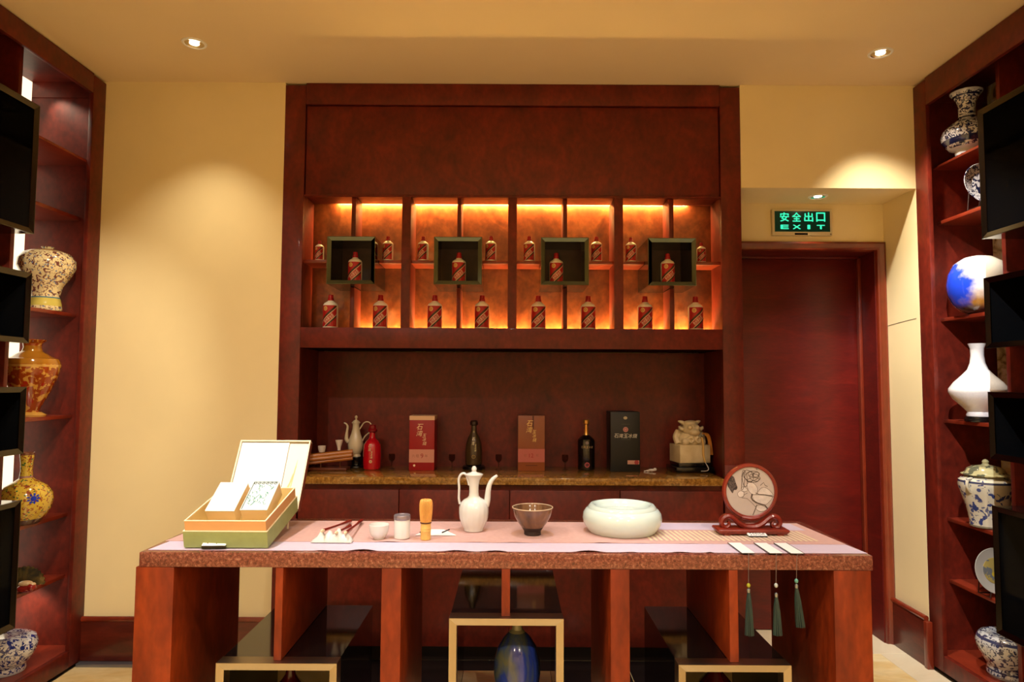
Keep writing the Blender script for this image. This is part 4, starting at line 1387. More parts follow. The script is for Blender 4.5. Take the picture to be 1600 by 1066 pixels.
def letters_round(parent, items, m_, name, prof):
    mb = MB()
    for (tx, wd, ht, zc, xc, r) in items:
        vs, fs = glyphs(tx, wd, ht, xc, zc, 0, 0.15)
        put_profile(mb, vs, fs, prof, SC_, 0.0012)
    mb.build(name, m_, parent, smooth=0)


RBP = [(12, 0), (13.2, 1.2), (13.6, 10), (13.8, 30), (12.8, 38), (9, 44), (5.2, 47.5), (4.4, 51), (4.3, 57)]
OBP = [(11, 0), (13, 1), (13.6, 6), (13.4, 22), (12, 34), (9, 43), (6, 48), (4.4, 53), (4.2, 62)]
t = thing('liquor_bottle', 'glossy red bottle with gold lettering beside the ivory wine ewer', 'bottle', (cx_(581, 3.84), 3.84, CZ))
px_lathe(MB(), RBP, s).build('bottle_body', REDG, t)
px_lathe(MB(), [(5.6, 57), (7.2, 58), (7.4, 61), (5.6, 63), (5.4, 67.5), (4.0, 68.5)], s, 24).build('bottle_cap', mat('dark_red_cap', (120, 10, 18), 0.3), t)
letters_round(t, [('石', 0.016, 0.018, 0.134, -0.004, 0.0495), ('湾', 0.016, 0.018, 0.113, -0.004, 0.0495), ('玉', 0.011, 0.012, 0.098, 0.006, 0.0495), ('冰', 0.011, 0.012, 0.084, 0.006, 0.0495), ('烧', 0.011, 0.012, 0.070, 0.006, 0.0495)], PALEG, 'gold_lettering', RBP)
m = MB()
vs, fs = disc2d(0.002, 0.047, 0.008, 16, 0.0055)
put_profile(m, vs, fs, RBP, SC_, 0.0012)
vs, fs = glyphs('石', 0.006, 0.007, 0.002, 0.047)
put_profile(m, vs, fs, RBP, SC_, 0.0012)
m.build('gold_seal', PALEG, t, smooth=0)


# gift cartons
def carton(px, wpx, hpx, side, mt_, label, Y=YC):
    xx = cx_(px, Y)
    t = thing('bottle_carton', label, 'carton', (xx, Y, CZ))
    wd, ht = wpx * SC_, hpx * SC_
    MB().box(-wd / 2, wd / 2, -wd / 2, wd / 2, 0, ht).build('carton_body', mt_, t, bevel=0.001)
    return t, wd, ht, -wd / 2 - 0.0004


def calligraphy(m, x0, z0, k, yf, mi):
    """two large characters then three smaller ones stepping down to the right"""
    for ch, dx_, dz_, sz in (('石', 0.0, 0.0, 0.032), ('湾', -0.001, -0.036, 0.032), ('玉', 0.026, -0.048, 0.020), ('冰', 0.027, -0.070, 0.020), ('烧', 0.028, -0.092, 0.021)):
        vs, fs = glyphs(ch, sz * k, sz * k, x0 + dx_ * k, z0 + dz_ * k, 0, 0.25)
        put_flat(m, vs, fs, yf, mi)


CARR = mat('red_carton', (150, 16, 18), 0.4)
t, wd, ht, yf = carton(661, 38.5, 83, 0, CARR, 'tall red gift carton with cream top band and the number nine', )
bx('cream_band', -wd / 2 - 0.0006, wd / 2 + 0.0006, yf, wd / 2, ht - 0.0225, ht + 0.0006, mat('cream_carton', (222, 176, 134), 0.5), t)
m = MB()
z0, z1 = ht * 0.145, ht * 0.385
put_flat(m, [(-wd / 2, z0), (wd / 2, z0), (wd / 2, z1), (-wd / 2, z1)], [(0, 1, 2, 3)], yf - 0.0002, 0)
calligraphy(m, -0.012, ht * 0.80, 1.0, yf - 0.0006, 1)
zc = (z0 + z1) / 2
for ch, xx, sz, mi in (('9', 0.002, 0.026, 2), ('六', -0.046, 0.016, 3), ('埕', -0.024, 0.017, 3), ('年', 0.026, 0.017, 3)):
    vs, fs = glyphs(ch, None, sz, xx, zc)
    put_flat(m, vs, fs, yf - 0.0006, mi)
vs, fs = disc2d(-wd * 0.29, ht * 0.09, 0.007, 6)
put_flat(m, vs, fs, yf - 0.0004, 1)
m.build('carton_print', [mat('pink_band', (200, 132, 108), 0.5), mat('cream_lettering', (236, 196, 150), 0.5), mat('red_print', (150, 26, 20), 0.5), mat('brown_print', (150, 84, 60), 0.5)], t, smooth=0)
CARB = ramp_mat('bronze_carton', [(0.3, (124, 60, 24)), (0.7, (146, 74, 30))], 3, (1, 1, 0.4), 3, 0.3, 0.35, 0.1)
t, wd, ht, yf = carton(829.5, 41, 84.5, 0, CARB, 'tall bronze-brown gift carton with pink band and the number twelve')
m = MB()
z0, z1 = ht * 0.16, ht * 0.40
put_flat(m, [(-wd / 2, z0), (wd / 2, z0), (wd / 2, z1), (-wd / 2, z1)], [(0, 1, 2, 3)], yf - 0.0002, 0)
put_flat(m, [(0.006, ht * 0.76), (0.014, ht * 0.76), (0.014, ht), (0.006, ht)], [(0, 1, 2, 3)], yf - 0.0002, 2)
calligraphy(m, -0.010, ht * 0.86, 1.0, yf - 0.0006, 1)
zc = (z0 + z1) / 2
for ch, xx, sz, mi in (('12', 0.0, 0.022, 3), ('埕', -0.034, 0.014, 4), ('年', 0.034, 0.016, 4)):
    vs, fs = glyphs(ch, None, sz, xx, zc)
    put_flat(m, vs, fs, yf - 0.0006, mi)
put_flat(m, [(-0.032, ht * 0.095), (0.034, ht * 0.095), (0.034, ht * 0.105), (-0.032, ht * 0.105)], [(0, 1, 2, 3)], yf - 0.0002, 2)
m.build('carton_print', [mat('rose_band', (178, 92, 78), 0.5), mat('gold_lettering_2', (230, 186, 104), 0.5), mat('dark_brown_print', (84, 34, 14), 0.5), mat('red_print', (150, 26, 20), 0.5), mat('brown_print', (150, 84, 60), 0.5)], t, smooth=0)
CARK = mat('black_carton', (20, 20, 17), 0.45)
t, wd, ht, yf = carton(973.5, 45, 91, 0, CARK, 'tall black gift carton with white lettering and a small pink label')
KPR = [mat('white_lettering', (222, 214, 196), 0.5), mat('cream_emblem', (190, 176, 136), 0.5), mat('pink_emblem', (190, 130, 120), 0.5), mat('grey_print', (86, 84, 72), 0.5), mat('red_seal_print', (150, 48, 46), 0.5), mat('pink_label', (190, 140, 118), 0.5)]
m = MB()
for k, ch in enumerate('石湾玉冰烧'):
    vs, fs = glyphs(ch, 0.023, 0.023, -0.050 + 0.026 * k, ht * 0.60, 0, 0.2)
    put_flat(m, vs, fs, yf - 0.0006, 0, bold=0.0005)
m.build('white_lettering', KPR, t, smooth=0)
m = MB()
vs, fs = disc2d(0.001, ht * 0.90, 0.011, 14)
put_flat(m, [(x_, ht * 0.90 + (z_ - ht * 0.90) * 0.8) for x_, z_ in vs], fs, yf - 0.0003, 1)
m.build('cream_emblem', KPR, t, smooth=0)
m = MB()
vs, fs = disc2d(0.002, ht * 0.705, 0.0145, 16)
put_flat(m, vs, fs, yf - 0.0003, 2)
vs, fs = disc2d(0.002, ht * 0.705, 0.009, 12, 0.007)
put_flat(m, vs, fs, yf - 0.0006, 4)
m.build('pink_emblem', KPR, t, smooth=0)
m = MB()
put_flat(m, [(-0.022, ht * 0.793), (0.026, ht * 0.793), (0.026, ht * 0.797), (-0.022, ht * 0.797)], [(0, 1, 2, 3)], yf - 0.0003, 3)
put_flat(m, [(-0.024, ht * 0.535), (0.030, ht * 0.535), (0.030, ht * 0.541), (-0.024, ht * 0.541)], [(0, 1, 2, 3)], yf - 0.0003, 3)
m.build('small_print', KPR, t, smooth=0)
m = MB()
put_flat(m, [(0.012, ht * 0.125), (0.077, ht * 0.125), (0.077, ht * 0.19), (0.012, ht * 0.19)], [(0, 1, 2, 3)], yf - 0.0003, 5)
vs, fs = disc2d(0.062, ht * 0.157, 0.0125, 14)
put_flat(m, vs, fs, yf - 0.0006, 4)
m.build('pink_label', KPR, t, smooth=0)

# olive-brown bottle on dark stand
t = thing('low_stand', 'low dark lacquer stand under the olive-brown bottle', 'stand', (cx_(740), YC, CZ))
MB().lathe([(0.062, 0), (0.066, 0.004), (0.064, 0.016), (0.058, 0.022), (0.052, 0.024)], 36).build('stand_top', BLACK, t)
MB().lathe([(0.0645, 0.0), (0.0668, 0.002), (0.0645, 0.005)], 36, c=(0, 0, 0.008)).build('stand_rim', BLACK, t)
OLIVE = mat('dark_olive_glass', (62, 44, 24), 0.15, coat=0.4)
t = thing('liquor_bottle', 'dark olive-brown bottle with gold lettering on a low stand', 'bottle', (cx_(740), YC, CZ + 0.0245))
px_lathe(MB(), OBP, s).build('bottle_body', OLIVE, t)
px_lathe(MB(), [(4.6, 61), (6.2, 62.5), (6.2, 67), (4.2, 69)], s, 24).build('bottle_cap', mat('dark_brown_cap', (40, 20, 14), 0.3), t)
letters_round(t, [('石', 0.014, 0.017, 0.148, 0, 0.040), ('湾', 0.014, 0.020, 0.124, -0.002, 0.0455), ('玉', 0.010, 0.012, 0.112, 0.012, 0.0465), ('冰', 0.010, 0.012, 0.098, 0.012, 0.048), ('烧', 0.010, 0.012, 0.085, 0.012, 0.0485)], PALEG, 'gold_lettering', OBP)
m = MB()
vs, fs = disc2d(0.002, 0.050, 0.011, 16, 0.008)
put_profile(m, vs, fs, OBP, SC_, 0.0012)
vs, fs = glyphs('石', 0.009, 0.010, 0.002, 0.050)
put_profile(m, vs, fs, OBP, SC_, 0.0012)
vs, fs = glyphs('湾', 0.011, 0.012, 0, 0.188)
put_profile(m, vs, fs, OBP, SC_, 0.0012)
m.build('gold_seal', mat('dull_gold', (150, 120, 50), 0.4, 0.3), t, smooth=0)
# black bottle with gold neck
t = thing('liquor_bottle', 'black bottle with gold neck and pink seal beside the black carton', 'bottle', (cx_(916), YC, CZ))
KG = mat('black_glass_bottle', (20, 13, 12), 0.12, coat=0.4)
px_lathe(MB(), [(12, 0), (13.2, 1), (13.4, 3), (13.4, 44), (12.6, 47.5), (8, 51.5), (4.6, 54)], s).build('bottle_body', KG, t)
px_lathe(MB(), [(4.9, 53.5), (3.6, 57), (3.5, 62), (3.0, 64.5), (3.6, 67), (2.9, 70), (5.0, 71.5), (5.2, 77), (3.8, 78)], s, 24).build('gold_neck', mat('gold_foil', (206, 150, 76), 0.3, 0.8), t)
m = MB()
rb = 13.4 * s + 0.0005
for k, ch in enumerate('石湾玉冰烧'):
    vs, fs = glyphs(ch, 0.012, 0.013, -0.030 + 0.015 * k, 0.131, 0, 0.15)
    put_round(m, vs, fs, rb, 0)
vs, fs = disc2d(0.0, 0.155, 0.0095, 14)
put_round(m, vs, fs, rb, 1)
vs, fs = disc2d(0.0, 0.032, 0.0145, 18, 0.009)
put_round(m, vs, fs, rb, 2)
vs, fs = glyphs('石', 0.011, 0.012, 0, 0.032)
put_round(m, vs, fs, rb, 2)
for zz_, ww in ((0.117, 0.012), (0.110, 0.010)):
    put_round(m, [(-ww, zz_), (ww, zz_), (ww, zz_ + 0.002), (-ww, zz_ + 0.002)], [(0, 1, 2, 3)], rb, 3)
m.build('bottle_print', [mat('tan_lettering', (170, 136, 92), 0.5), mat('grey_emblem', (120, 104, 96), 0.5), mat('pink_seal', (170, 70, 76), 0.5), mat('grey_print', (86, 84, 72), 0.5)], t, smooth=0)

# little stemmed glasses
GLS = mat('dark_clear_glass', (190, 180, 174), 0.03, trans=1.0, ior=1.12)
gl = tag(MB().lathe([(0.0175, 0), (0.018, 0.0015), (0.006, 0.005), (0.0028, 0.010), (0.0026, 0.034), (0.008, 0.042), (0.0165, 0.052), (0.0185, 0.066), (0.0175, 0.084), (0.0168, 0.084), (0.0175, 0.066), (0.0155, 0.054), (0.006, 0.045), (0.001, 0.043)], 24).build('stemmed_glass', GLS, None), '', 'glass', 'small stemmed glasses on the counter')
for k, (px, lb) in enumerate(((612, 'beside the glossy red bottle'), (706, 'left of the olive-brown bottle'), (779, 'right of the olive-brown bottle'), (883, 'right of the bronze-brown carton'))):
    o = gl if k == 0 else copy_tree(gl)
    o.location = (cx_(px, 3.85), 3.85, CZ)
    o['label'] = 'small dark clear stemmed glass %s' % lb

# wooden log stand with two cups
LOGW = ramp_mat('orange_bamboo_log', [(0.3, (150, 84, 18)), (0.7, (198, 120, 40))], 6, (0.5, 3, 3), 5, 0.8, 0.4, 0.2)
lx0, lx1 = cx_(484, 3.80), cx_(549, 3.80)
t = thing('log_stand', 'orange bamboo log cup stand on a wooden board, left end of the counter', 'stand', ((lx0 + lx1) / 2, 3.80, CZ))
hl = (lx1 - lx0) / 2
MB().box(-hl * 0.95, hl * 0.85, -0.045, 0.05, 0, 0.014).build('base_board', mat('brown_board', (92, 40, 14), 0.4), t, bevel=0.002)
d = Vector((2 * hl, 0.05, 0.022))
c0 = Vector((-hl, -0.03, 0.060))
m = MB()
for k in range(7):
    g = 2 * PI * k / 6
    off = Vector((0, 0, 0)) if k == 6 else Vector((0, 0.020 * math.cos(g), 0.020 * math.sin(g)))
    MB().tube([tuple(c0 + off), tuple(c0 + d + off)], 0.0125 if k < 6 else 0.012, 10, 1).build('bamboo_rod', LOGW, t)
for f_ in (0.28, 0.72):
    q = c0 + d * f_
    MB().tube([(q.x, q.y, 0.0142), (q.x, q.y, q.z - 0.030)], 0.004, 8, 1).build('stem', mat('brown_board', (92, 40, 14), 0.4), t)
CUPW = mat('matte_white_porcelain', (214, 200, 188), 0.35, coat=0.2)
lc = Vector((( lx0 + lx1) / 2, 3.80, CZ))
for f_, lb, prof in ((0.30, 'small white rounded cup on the bamboo log, left one', [(4.2, 0), (4.6, 1), (5.6, 5), (6.0, 9.5), (5.5, 9.5), (5, 5), (0.1, 2)]),
                     (0.69, 'small white tapered goblet cup on the bamboo log, right one', [(2.6, 0), (2.4, 2), (3.2, 6), (5.0, 12), (5.8, 15.5), (5.3, 15.5), (4.2, 11), (0.1, 4)])):
    q = lc + c0 + d * f_
    o = tag(px_lathe(MB(), prof, s, 24).build('wine_cup', CUPW, None), lb, 'cup')
    o.location = (q.x, q.y, q.z + 0.0327)

# crumpled white scrap
rnd = random.Random(2)
m = MB()
m.ellipsoid((0, 0, 0.008), (0.020, 0.012, 0.007), 10, 6)
m.ellipsoid((0.018, 0, 0.012), (0.010, 0.008, 0.008), 8, 6)
m.tube([(-0.012, 0, 0.006), (-0.030, 0, 0.004), (-0.042, 0, 0.0025)], [0.006, 0.003, 0.001], 6, 3)
m.v = [(a + rnd.uniform(-1, 1) * 0.0012, b + rnd.uniform(-1, 1) * 0.0012, max(0.0, c + rnd.uniform(-1, 1) * 0.0015)) for a, b, c in m.v]
o = tag(m.build('paper_scrap', mat('white_scrap', (226, 214, 204), 0.7), None, smooth=0), 'small crumpled white scrap on the stone counter beside the jade seal', 'scrap')
o.location = (at(1018, 738, 3.79).x, 3.79, CZ)

# jade seal on dark plinth
JADE = ramp_mat('cream_jade', [(0.3, (196, 172, 128)), (0.7, (222, 202, 160))], 14, (1, 1, 1), 4, 0.5, 0.35, 0.2)
px0 = cx_(1078, 3.83)
t = thing('seal_plinth', 'black stepped lacquer plinth under the cream jade seal', 'plinth', (px0, 3.83, CZ), (0, 0, 0.12))
pw = 30 * s
MB().box(-pw, pw, -0.085, 0.085, 0.004, 0.030).build('plinth_board', BLACK, t, bevel=0.004)
MB().box(-pw * 0.84, pw * 0.84, -0.072, 0.072, 0.0302, 0.052).build('plinth_step', BLACK, t, bevel=0.003)
m = MB()
for a in (-1, 1):
    for b in (-1, 1):
        m.box(a * pw * 0.85 - 0.012, a * pw * 0.85 + 0.012, b * 0.07 - 0.012, b * 0.07 + 0.012, 0, 0.0045)
m.build('plinth_feet', BLACK, t)
sz = CZ + 0.0523
t = thing('jade_seal', 'cream jade seal with carved horned beast and orange tassel', 'seal', (cx_(1078, 3.83), 3.83, sz), (0, 0, 0.20))
hw = 25 * s
MB().box(-hw, hw, -hw * 0.75, hw * 0.75, 0, 27 * s).build('seal_block', JADE, t, bevel=0.003)
m = MB()
zb = 26 * s
m.ellipsoid((0, 0, zb + 8 * s), (22 * s, 17 * s, 14 * s))
m.ellipsoid((0, -4 * s, zb + 24 * s), (14 * s, 13 * s, 12 * s))
m.ellipsoid((1 * s, -14 * s, zb + 20 * s), (9 * s, 8 * s, 6 * s))
m.ellipsoid((0, 8 * s, zb + 20 * s), (15 * s, 12 * s, 14 * s))
for a in (-1, 1):
    m.ellipsoid((a * 6 * s, -14 * s, zb + 27 * s), (4 * s, 4 * s, 4 * s), 10, 8)
    m.tube([(a * 8 * s, 0, zb + 32 * s), (a * 14 * s, 0, zb + 35 * s), (a * 19 * s, 1 * s, zb + 36.5 * s)], [4 * s, 3 * s, 0.8 * s], 8, 4)
    m.tube([(a * 14 * s, -8 * s, zb + 24 * s), (a * 18 * s, -6 * s, zb + 26 * s), (a * 20 * s, -4 * s, zb + 29 * s)], [3 * s, 3 * s, 0.8 * s], 8, 4)
    m.ellipsoid((a * 14 * s, -13 * s, zb + 5 * s), (6 * s, 6 * s, 6 * s), 10, 8)
    m.tube([(a * 12 * s, -13 * s, zb + 8 * s), (a * 6 * s, -17 * s, zb + 13 * s), (a * 2 * s, -17 * s, zb + 9 * s), (a * 6 * s, -17.5 * s, zb + 5 * s), (a * 10 * s, -17 * s, zb + 9 * s)], 2.2 * s, 8, 4)
    m.tube([(a * 20 * s, -2 * s, zb + 2 * s), (a * 22 * s, 2 * s, zb + 12 * s), (a * 17 * s, 4 * s, zb + 22 * s)], [5 * s, 5 * s, 4 * s], 8, 4)
m.ellipsoid((0, -3 * s, zb + 34 * s), (11 * s, 10 * s, 4 * s))
bst = m.build('carved_beast', JADE, t, smooth=60)
rm = bst.modifiers.new('remesh', 'REMESH')
rm.mode = 'VOXEL'
rm.voxel_size = 0.0028
rm.use_smooth_shade = True
ORG = ramp_mat('orange_silk', [(0.35, (196, 110, 30)), (0.65, (232, 166, 72))], 60, (4, 4, 0.3), 3, 0.2, 0.6)
m = MB()
for k in range(7):
    e_ = (k - 3) * 0.8 * s
    m.tube([(14 * s, -15 * s + e_ * 0.4, zb + 18 * s), (22 * s + e_, -13 * s, zb + 17 * s), (27 * s + e_ * 0.8, -12 * s, zb + 8 * s), (28 * s + e_ * 1.2, -12 * s, zb - 4 * s), (28.5 * s + e_ * 1.5, -12 * s, zb - 15 * s)], 1.1 * s, 6, 4)
m.build('orange_tassel', ORG, t)
MB().tube([(11 * s, -18.5 * s, zb + 13 * s), (12 * s, -20.5 * s, zb + 2 * s), (12.5 * s, -20.5 * s, zb - 14 * s), (14 * s, -23 * s, zb - 25 * s)], [1.4 * s, 1.8 * s, 1.8 * s, 1.0 * s], 8, 5).build('yellow_cord', mat('yellow_silk', (214, 168, 90), 0.6), t)
MB().tube([(14 * s, -23 * s, zb - 25 * s), (15.5 * s, -30 * s, zb - 33 * s), (12 * s, -32 * s, -0.038), (2 * s, -33 * s, -0.0385)], 0.6 * s, 6, 6).build('white_thread', mat('white_thread', (200, 190, 180), 0.7), t)

# ================================================================ VASES IN THE SIDE CABINETS
def vase(name, px, Y, zb, prof_px, m_, label, n=40, extra=None, cat='vase', rot=0):
    """prof_px: (half width px, image y px) from the foot upwards"""
    x_ = at(px, prof_px[0][1], Y).x
    k = mpp(Y, zb)
    pts = []
    for (hwp, py) in prof_px:
        pts.append((max(hwp * k, 0.0006), at(px, py, Y).z))
    z00 = pts[0][1]
    pts = [(r_, z_ - z00) for r_, z_ in pts]
    o = MB().lathe(pts, n)
    t = tag(o.build(name, m_, None), label, cat)
    t.location = (x_, Y, zb)
    t.rotation_euler = (0, 0, rot)
    return t


FAM = porcelain('famille_scroll', (236, 214, 160), (120, 70, 60), 62, 0.53, bands=((0.13, 0.06, (210, 190, 90)), (0.20, 0.01, (90, 130, 140)), (0.93, 0.012, (170, 120, 60))), ink2=(120, 130, 160))
vase('vase', 70, 3.36, 1.7905, [(22, 486), (23, 484), (22, 475), (19, 462), (23, 448), (33, 432), (39.5, 418), (39, 407), (32, 397), (19, 391.5), (8.5, 391), (7.5, 389.5), (7.3, 388.5), (9, 386.5), (7, 386.5), (6, 390)], FAM, 'cream vase with fine scrolling flowers on the left cabinet shelf')
REDGOLD = porcelain('red_gold_lacquer', (150, 62, 16), (206, 150, 62), 28, 0.52, bands=((0.03, 0.03, (200, 150, 70)), (0.66, 0.015, (200, 150, 70)), (0.80, 0.12, (170, 110, 30))), ink2=(160, 40, 20))
vase('vase', 46, 3.30, 1.2655, [(22, 643), (23, 640), (13, 634), (15, 628), (26, 606), (36, 580), (39.5, 562), (36, 553), (27, 550), (22, 546), (14, 541), (12, 535), (13, 529), (19, 524), (18, 523), (11, 530)], REDGOLD, 'red and gold lacquered vase with flared neck on the left cabinet shelf')
YEL = porcelain('yellow_enamel', (214, 178, 64), (150, 70, 40), 60, 0.55, bands=((0.04, 0.04, (90, 60, 50)), (0.66, 0.012, (170, 120, 120)), (0.985, 0.02, (120, 70, 50))), ink2=(70, 110, 60))
t = thing('vase', 'yellow enamelled bottle vase with a blue flower on the left cabinet', 'vase', (at(38, 808, 3.235).x, 3.235, 0.7645))
k = mpp(3.235, 0.76)
zf = lambda py: at(38, py, 3.235).z - 0.7645 if False else (at(38, py, 3.235).z - at(38, 811, 3.235).z)
MB().lathe([(20 * k, 0), (22 * k, 0.004), (28 * k, zf(800)), (35 * k, zf(788)), (37.5 * k, zf(774)), (36 * k, zf(764)), (28 * k, zf(752)), (16 * k, zf(745)), (9.5 * k, zf(740)), (8 * k, zf(728)), (8.5 * k, zf(716)), (10 * k, zf(704)), (9.8 * k, zf(700)), (8 * k, zf(702)), (7 * k, zf(715))], 44).build('vase_body', YEL, t)
m = MB()
R0 = 37.5 * k + 0.0012
for q in range(9):
    g = 2 * PI * q / 9
    pts = [(0.010 * math.cos(g), 0.010 * math.sin(g)), (0.022 * math.cos(g - 0.25), 0.020 * math.sin(g - 0.25)), (0.030 * math.cos(g), 0.027 * math.sin(g)), (0.022 * math.cos(g + 0.25), 0.020 * math.sin(g + 0.25))]
    put_round(m, [(a, b + zf(768)) for a, b in pts], [(0, 1, 2, 3)], R0)
vs, fs = disc2d(0, zf(768), 0.012, 14)
put_round(m, vs, fs, R0)
fl_ = m.build('blue_flower', mat('cobalt_enamel', (40, 60, 180), 0.2, coat=0.4), t, smooth=0)
fl_.rotation_euler = (0, 0, 0.9)
# figurine and shell-shaped dish
t = thing('figurine', 'small red and cream ceramic figurine on a low left cabinet shelf', 'figurine', (at(42, 905, 3.20).x, 3.20, 0.4535), (0, 0, 0.3))
m = MB()
m.ellipsoid((0, 0, 0.020), (0.040, 0.026, 0.020))
m.ellipsoid((0.022, -0.006, 0.024), (0.022, 0.022, 0.019))
m.build('figurine_body', mat('red_brown_glaze', (130, 32, 26), 0.15, coat=0.5), t, smooth=60)
m = MB()
m.ellipsoid((-0.004, 0.0, 0.042), (0.030, 0.020, 0.014))
m.ellipsoid((0.026, -0.004, 0.036), (0.013, 0.015, 0.010))
m.build('figurine_top', mat('cream_glaze', (206, 170, 126), 0.2, coat=0.4), t, smooth=60)
OLG = ramp_mat('olive_mottled_glaze', [(0.35, (40, 36, 24)), (0.6, (84, 66, 28)), (0.75, (120, 96, 50))], 24, (1, 1, 1), 5, 0.8, 0.3, 0.2)
m = MB()
n = 28
rim = [((0.085 + 0.006 * (k % 2)) * math.cos(PI * k / n * 1.0), (0.085 + 0.006 * (k % 2)) * math.sin(PI * k / n)) for k in range(n + 1)]
vs = [(0, 0, 0)] + [(a, 0.014, b) for a, b in rim] + [(0, 0.010, 0)] + [(a, 0.022, b) for a, b in rim]
N = n + 2
fs = [(0, k + 1, k + 2) for k in range(n)] + [(N, N + k + 2, N + k + 1) for k in range(n)] + [(k + 1, N + k + 1, N + k + 2, k + 2) for k in range(n)] + [(0, N, N + 1, 1), (0, n + 1, N + n + 1, N)]
o = tag(m.add(vs, fs).build('shell_dish', OLG, None, smooth=0), 'olive scalloped shell dish standing behind the red figurine', 'dish')
o.location = (at(36, 905, 3.30).x, 3.30, 0.4535)
o.rotation_euler = (R(-4), 0, 0.2)
BW1 = porcelain('blue_white_scroll', (222, 224, 232), (34, 50, 130), 60, 0.5, bands=((0.02, 0.03, (200, 204, 214)),))
t = vase('porcelain_jar', 8, 3.19, 0.1005, [(27, 1040), (28, 1036), (27, 1030), (34, 1022), (41, 1008), (42, 998), (39, 989), (31, 984), (22, 982), (18, 983)], BW1, 'blue and white squat jar at the bottom of the left cabinet', cat='jar')

# right side
BW2 = porcelain('ink_blue_scroll', (216, 214, 218), (32, 36, 76), 60, 0.49, bands=((0.06, 0.05, (206, 206, 214)), (0.20, 0.04, (30, 34, 70)), (0.58, 0.012, (30, 34, 70)), (0.62, 0.01, (210, 210, 216)), (0.93, 0.012, (30, 34, 70)), (0.99, 0.02, (200, 200, 210))))
vase('vase', 1513, 3.30, 2.5905, [(17, 237), (18, 233), (17, 229), (26, 226), (34, 216), (36.5, 207), (34, 198), (26, 190), (16, 183), (12, 177), (11.5, 166), (12.5, 156), (16, 148), (22, 141), (22.5, 139), (19, 140), (11, 150)], BW2, 'blue and white vase with flared mouth, top shelf of the right cabinet')


def plate(px, pyc, rpx, Y, z, m1, m2, label, group):
    k = mpp(Y, z)
    r_ = rpx * k
    t = thing('plate', label, 'plate', (at(px, pyc, Y).x, Y, z), (0, 0, 0), group)
    def dish(nm, pts, mm, off):
        mb = MB().lathe([(q * r_, d_ * r_) for q, d_ in pts], 40, axis='Y')
        o = mb.build(nm, mm, t)
        o.location = (0, 0, r_ + 0.012)
        o.rotation_euler = (R(-12), 0, 0)
        return o
    dish('plate_dish', [(0.02, 0.02), (0.60, 0.02), (0.98, -0.10), (1.0, -0.09), (0.64, 0.10), (0.02, 0.10)], m1, 0)
    dish('plate_medallion', [(0.01, 0.005), (0.56, 0.008), (0.57, 0.02)], m2, 0)
    m = MB()
    for a in (-1, 1):
        m.tube([(a * r_ * 0.5, -0.03, 0.003), (a * r_ * 0.5, 0.05, 0.003), (a * r_ * 0.35, 0.06, r_ * 1.0)], 0.003, 6, 1)
        m.tube([(a * r_ * 0.5, -0.03, 0.003), (a * r_ * 0.5, -0.035, 0.025)], 0.003, 6, 1)
    m.tube([(-r_ * 0.52, 0.05, 0.003), (r_ * 0.52, 0.05, 0.003)], 0.003, 6, 1)
    m.build('plate_easel', mat('dark_wood_easel', (40, 16, 10), 0.4), t)
    return t


BWP = porcelain('plate_rim_pattern', (220, 220, 226), (40, 44, 80), 80, 0.5)
BWM = porcelain('plate_medallion_pattern', (30, 34, 70), (222, 222, 230), 44, 0.5)
YGP = porcelain('mustard_plate', (150, 130, 70), (96, 96, 96), 26, 0.52, ink2=(180, 150, 40))
plate(1540, 302, 35, 3.22, 2.3005, BWP, BWM, 'blue and white plate on an easel, second shelf of the right cabinet', 'plates on the right cabinet')
plate(1556, 880, 35, 3.22, 0.4535, mat('grey_plate_rim', (160, 152, 140), 0.25, coat=0.4), YGP, 'mustard and grey plate on an easel, low shelf of the right cabinet', 'plates on the right cabinet')
def globe_glaze():
    m, nt, b = new_mat('blue_white_gold_glaze')
    L = nt.links.new
    tc = nt.nodes.new('ShaderNodeTexCoord')
    n = nt.nodes.new('ShaderNodeTexNoise')
    n.inputs['Scale'].default_value = 14
    n.inputs['Detail'].default_value = 6
    L(tc.outputs['Object'], n.inputs['Vector'])
    sx = nt.nodes.new('ShaderNodeSeparateXYZ')
    L(tc.outputs['Generated'], sx.inputs['Vector'])
    colour = None
    for (axis, amp, p0, p1, c) in (('Z', 0.35, 0.40, 0.62, (176, 122, 50)), ('X', 0.40, 0.30, 0.44, (34, 70, 210)), ('Z', 0.3, 0.20, 0.34, (64, 46, 44))):
        ma = nt.nodes.new('ShaderNodeMath')
        ma.operation = 'MULTIPLY_ADD'
        ma.inputs[1].default_value = amp
        L(n.outputs['Fac'], ma.inputs[0])
        L(sx.outputs[axis], ma.inputs[2])
        r = nt.nodes.new('ShaderNodeValToRGB')
        r.color_ramp.elements[0].position = p0
        r.color_ramp.elements[1].position = p1
        r.color_ramp.elements[0].color = (1, 1, 1, 1)
        r.color_ramp.elements[1].color = (0, 0, 0, 1)
        L(ma.outputs['Value'], r.inputs['Fac'])
        mx = nt.nodes.new('ShaderNodeMix')
        mx.data_type = 'RGBA'
        mx.inputs['A'].default_value = lin((238, 232, 220))
        mx.inputs['B'].default_value = lin(c)
        L(r.outputs['Color'], mx.inputs['Factor'])
        if colour:
            L(colour, mx.inputs['A'])
        colour = mx.outputs['Result']
    L(colour, b.inputs['Base Color'])
    b.inputs['Roughness'].default_value = 0.12
    b.inputs['Coat Weight'].default_value = 0.6
    return m


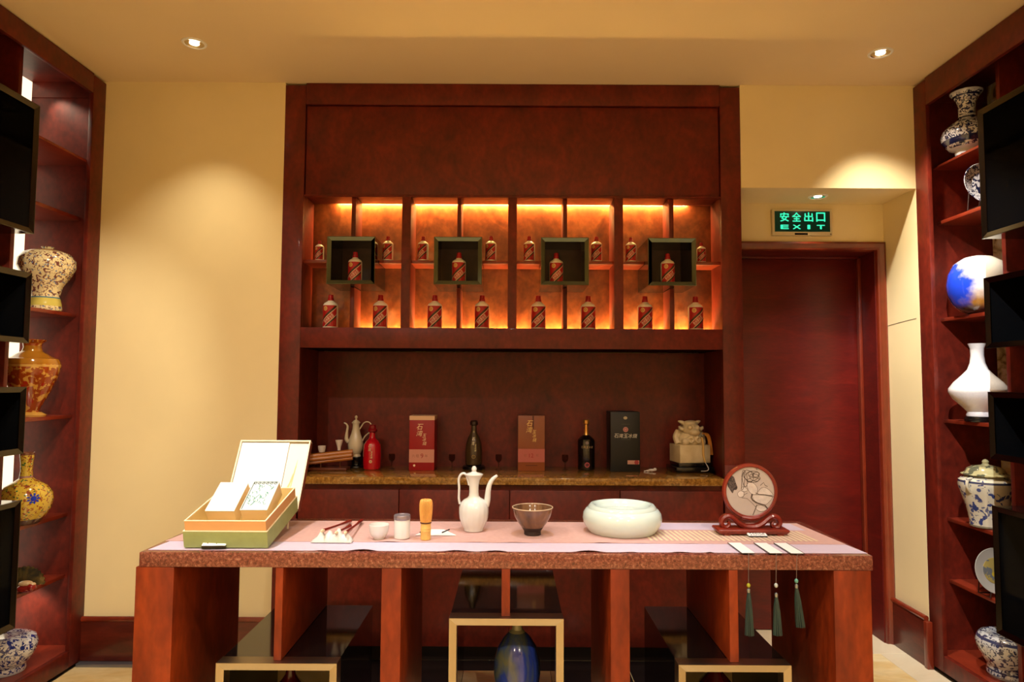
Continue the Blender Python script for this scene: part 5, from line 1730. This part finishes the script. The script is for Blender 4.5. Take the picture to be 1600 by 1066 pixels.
GLOBE = globe_glaze()
vase('globe_vase', 1531, 3.28, 1.7905, [(14, 490), (16, 489), (27, 484), (36, 474), (42, 459), (43.5, 444), (41, 427), (33, 411), (20, 402), (9, 399.5), (8, 400)], GLOBE, 'globe-shaped vase glazed blue, white and gold on the right cabinet', cat='vase')
CRK = mat('crackle_white_glaze', (226, 222, 220), 0.25, coat=0.4, noise=0.04, nscale=120)
t = thing('round_stand', 'low dark stand under the white long-necked vase', 'stand', (at(1530, 650, 3.28).x, 3.28, 1.2655))
MB().lathe([(0.058, 0), (0.062, 0.004), (0.060, 0.022), (0.055, 0.026)], 32).build('stand_body', BLACK, t)
MB().lathe([(0.0605, 0), (0.064, 0.003), (0.0605, 0.006)], 32, c=(0, 0, 0.009)).build('stand_rim', BLACK, t)
vase('vase', 1530, 3.28, 1.292, [(17, 643), (17.5, 641), (16, 636), (24, 627), (35, 616), (40.5, 606), (40, 600), (33, 590), (22, 579), (14, 570), (10.5, 560), (9, 548), (9.5, 537), (12.5, 529.5), (11, 529.5), (8, 540)], CRK, 'white crackle-glazed long-necked vase on a dark stand, right cabinet')
GJ = porcelain('ginger_jar_paint', (200, 192, 168), (50, 62, 110), 26, 0.56, bands=((0.02, 0.025, (120, 112, 90)), (0.86, 0.02, (60, 64, 90))), ink2=(70, 80, 120))
t = thing('lidded_jar', 'blue and white lidded jar with loop handles on the right cabinet shelf', 'jar', (at(1543, 820, 3.27).x, 3.27, 0.7645))
k = mpp(3.27, 0.8)
zf = lambda py: at(1543, py, 3.27).z - at(1543, 821, 3.27).z
MB().lathe([(22 * k, 0), (24 * k, 0.004), (24 * k, zf(810)), (27 * k, zf(794)), (34 * k, zf(770)), (38 * k, zf(756)), (37 * k, zf(748)), (31 * k, zf(743)), (27 * k, zf(741)), (27 * k, zf(738))], 44).build('jar_body', GJ, t)
MB().lathe([(33 * k, zf(740)), (33.5 * k, zf(738.5)), (28 * k, zf(736)), (25 * k, zf(730)), (18 * k, zf(726)), (6 * k, zf(724)), (4 * k, zf(722)), (5 * k, zf(719)), (3 * k, zf(716)), (0.3 * k, zf(715))], 40).build('jar_lid', porcelain('jar_lid_paint', (176, 166, 120), (90, 90, 70), 16, 0.55), t)
for a in (-1, 1):
    MB().tube([(0, a * 34 * k, zf(766)), (0, a * 42 * k, zf(756)), (0, a * 40 * k, zf(746)), (0, a * 31 * k, zf(744))], 2.2 * k, 8, 5).build('loop_handle', GJ, t).rotation_euler = (0, 0, R(-70))
BW3 = porcelain('grey_blue_lotus', (196, 194, 190), (54, 56, 84), 52, 0.52, bands=((0.03, 0.035, (170, 168, 164)), (0.16, 0.02, (60, 62, 90)), (0.9, 0.03, (60, 62, 90))))
vase('porcelain_jar', 1578, 3.195, 0.1005, [(29, 1056), (31, 1052), (30, 1046), (29, 1040), (35, 1030), (42, 1016), (44, 1005), (42, 997), (38, 992), (32, 990), (29, 991)], BW3, 'grey-blue and white wide jar at the bottom of the right cabinet', cat='jar')
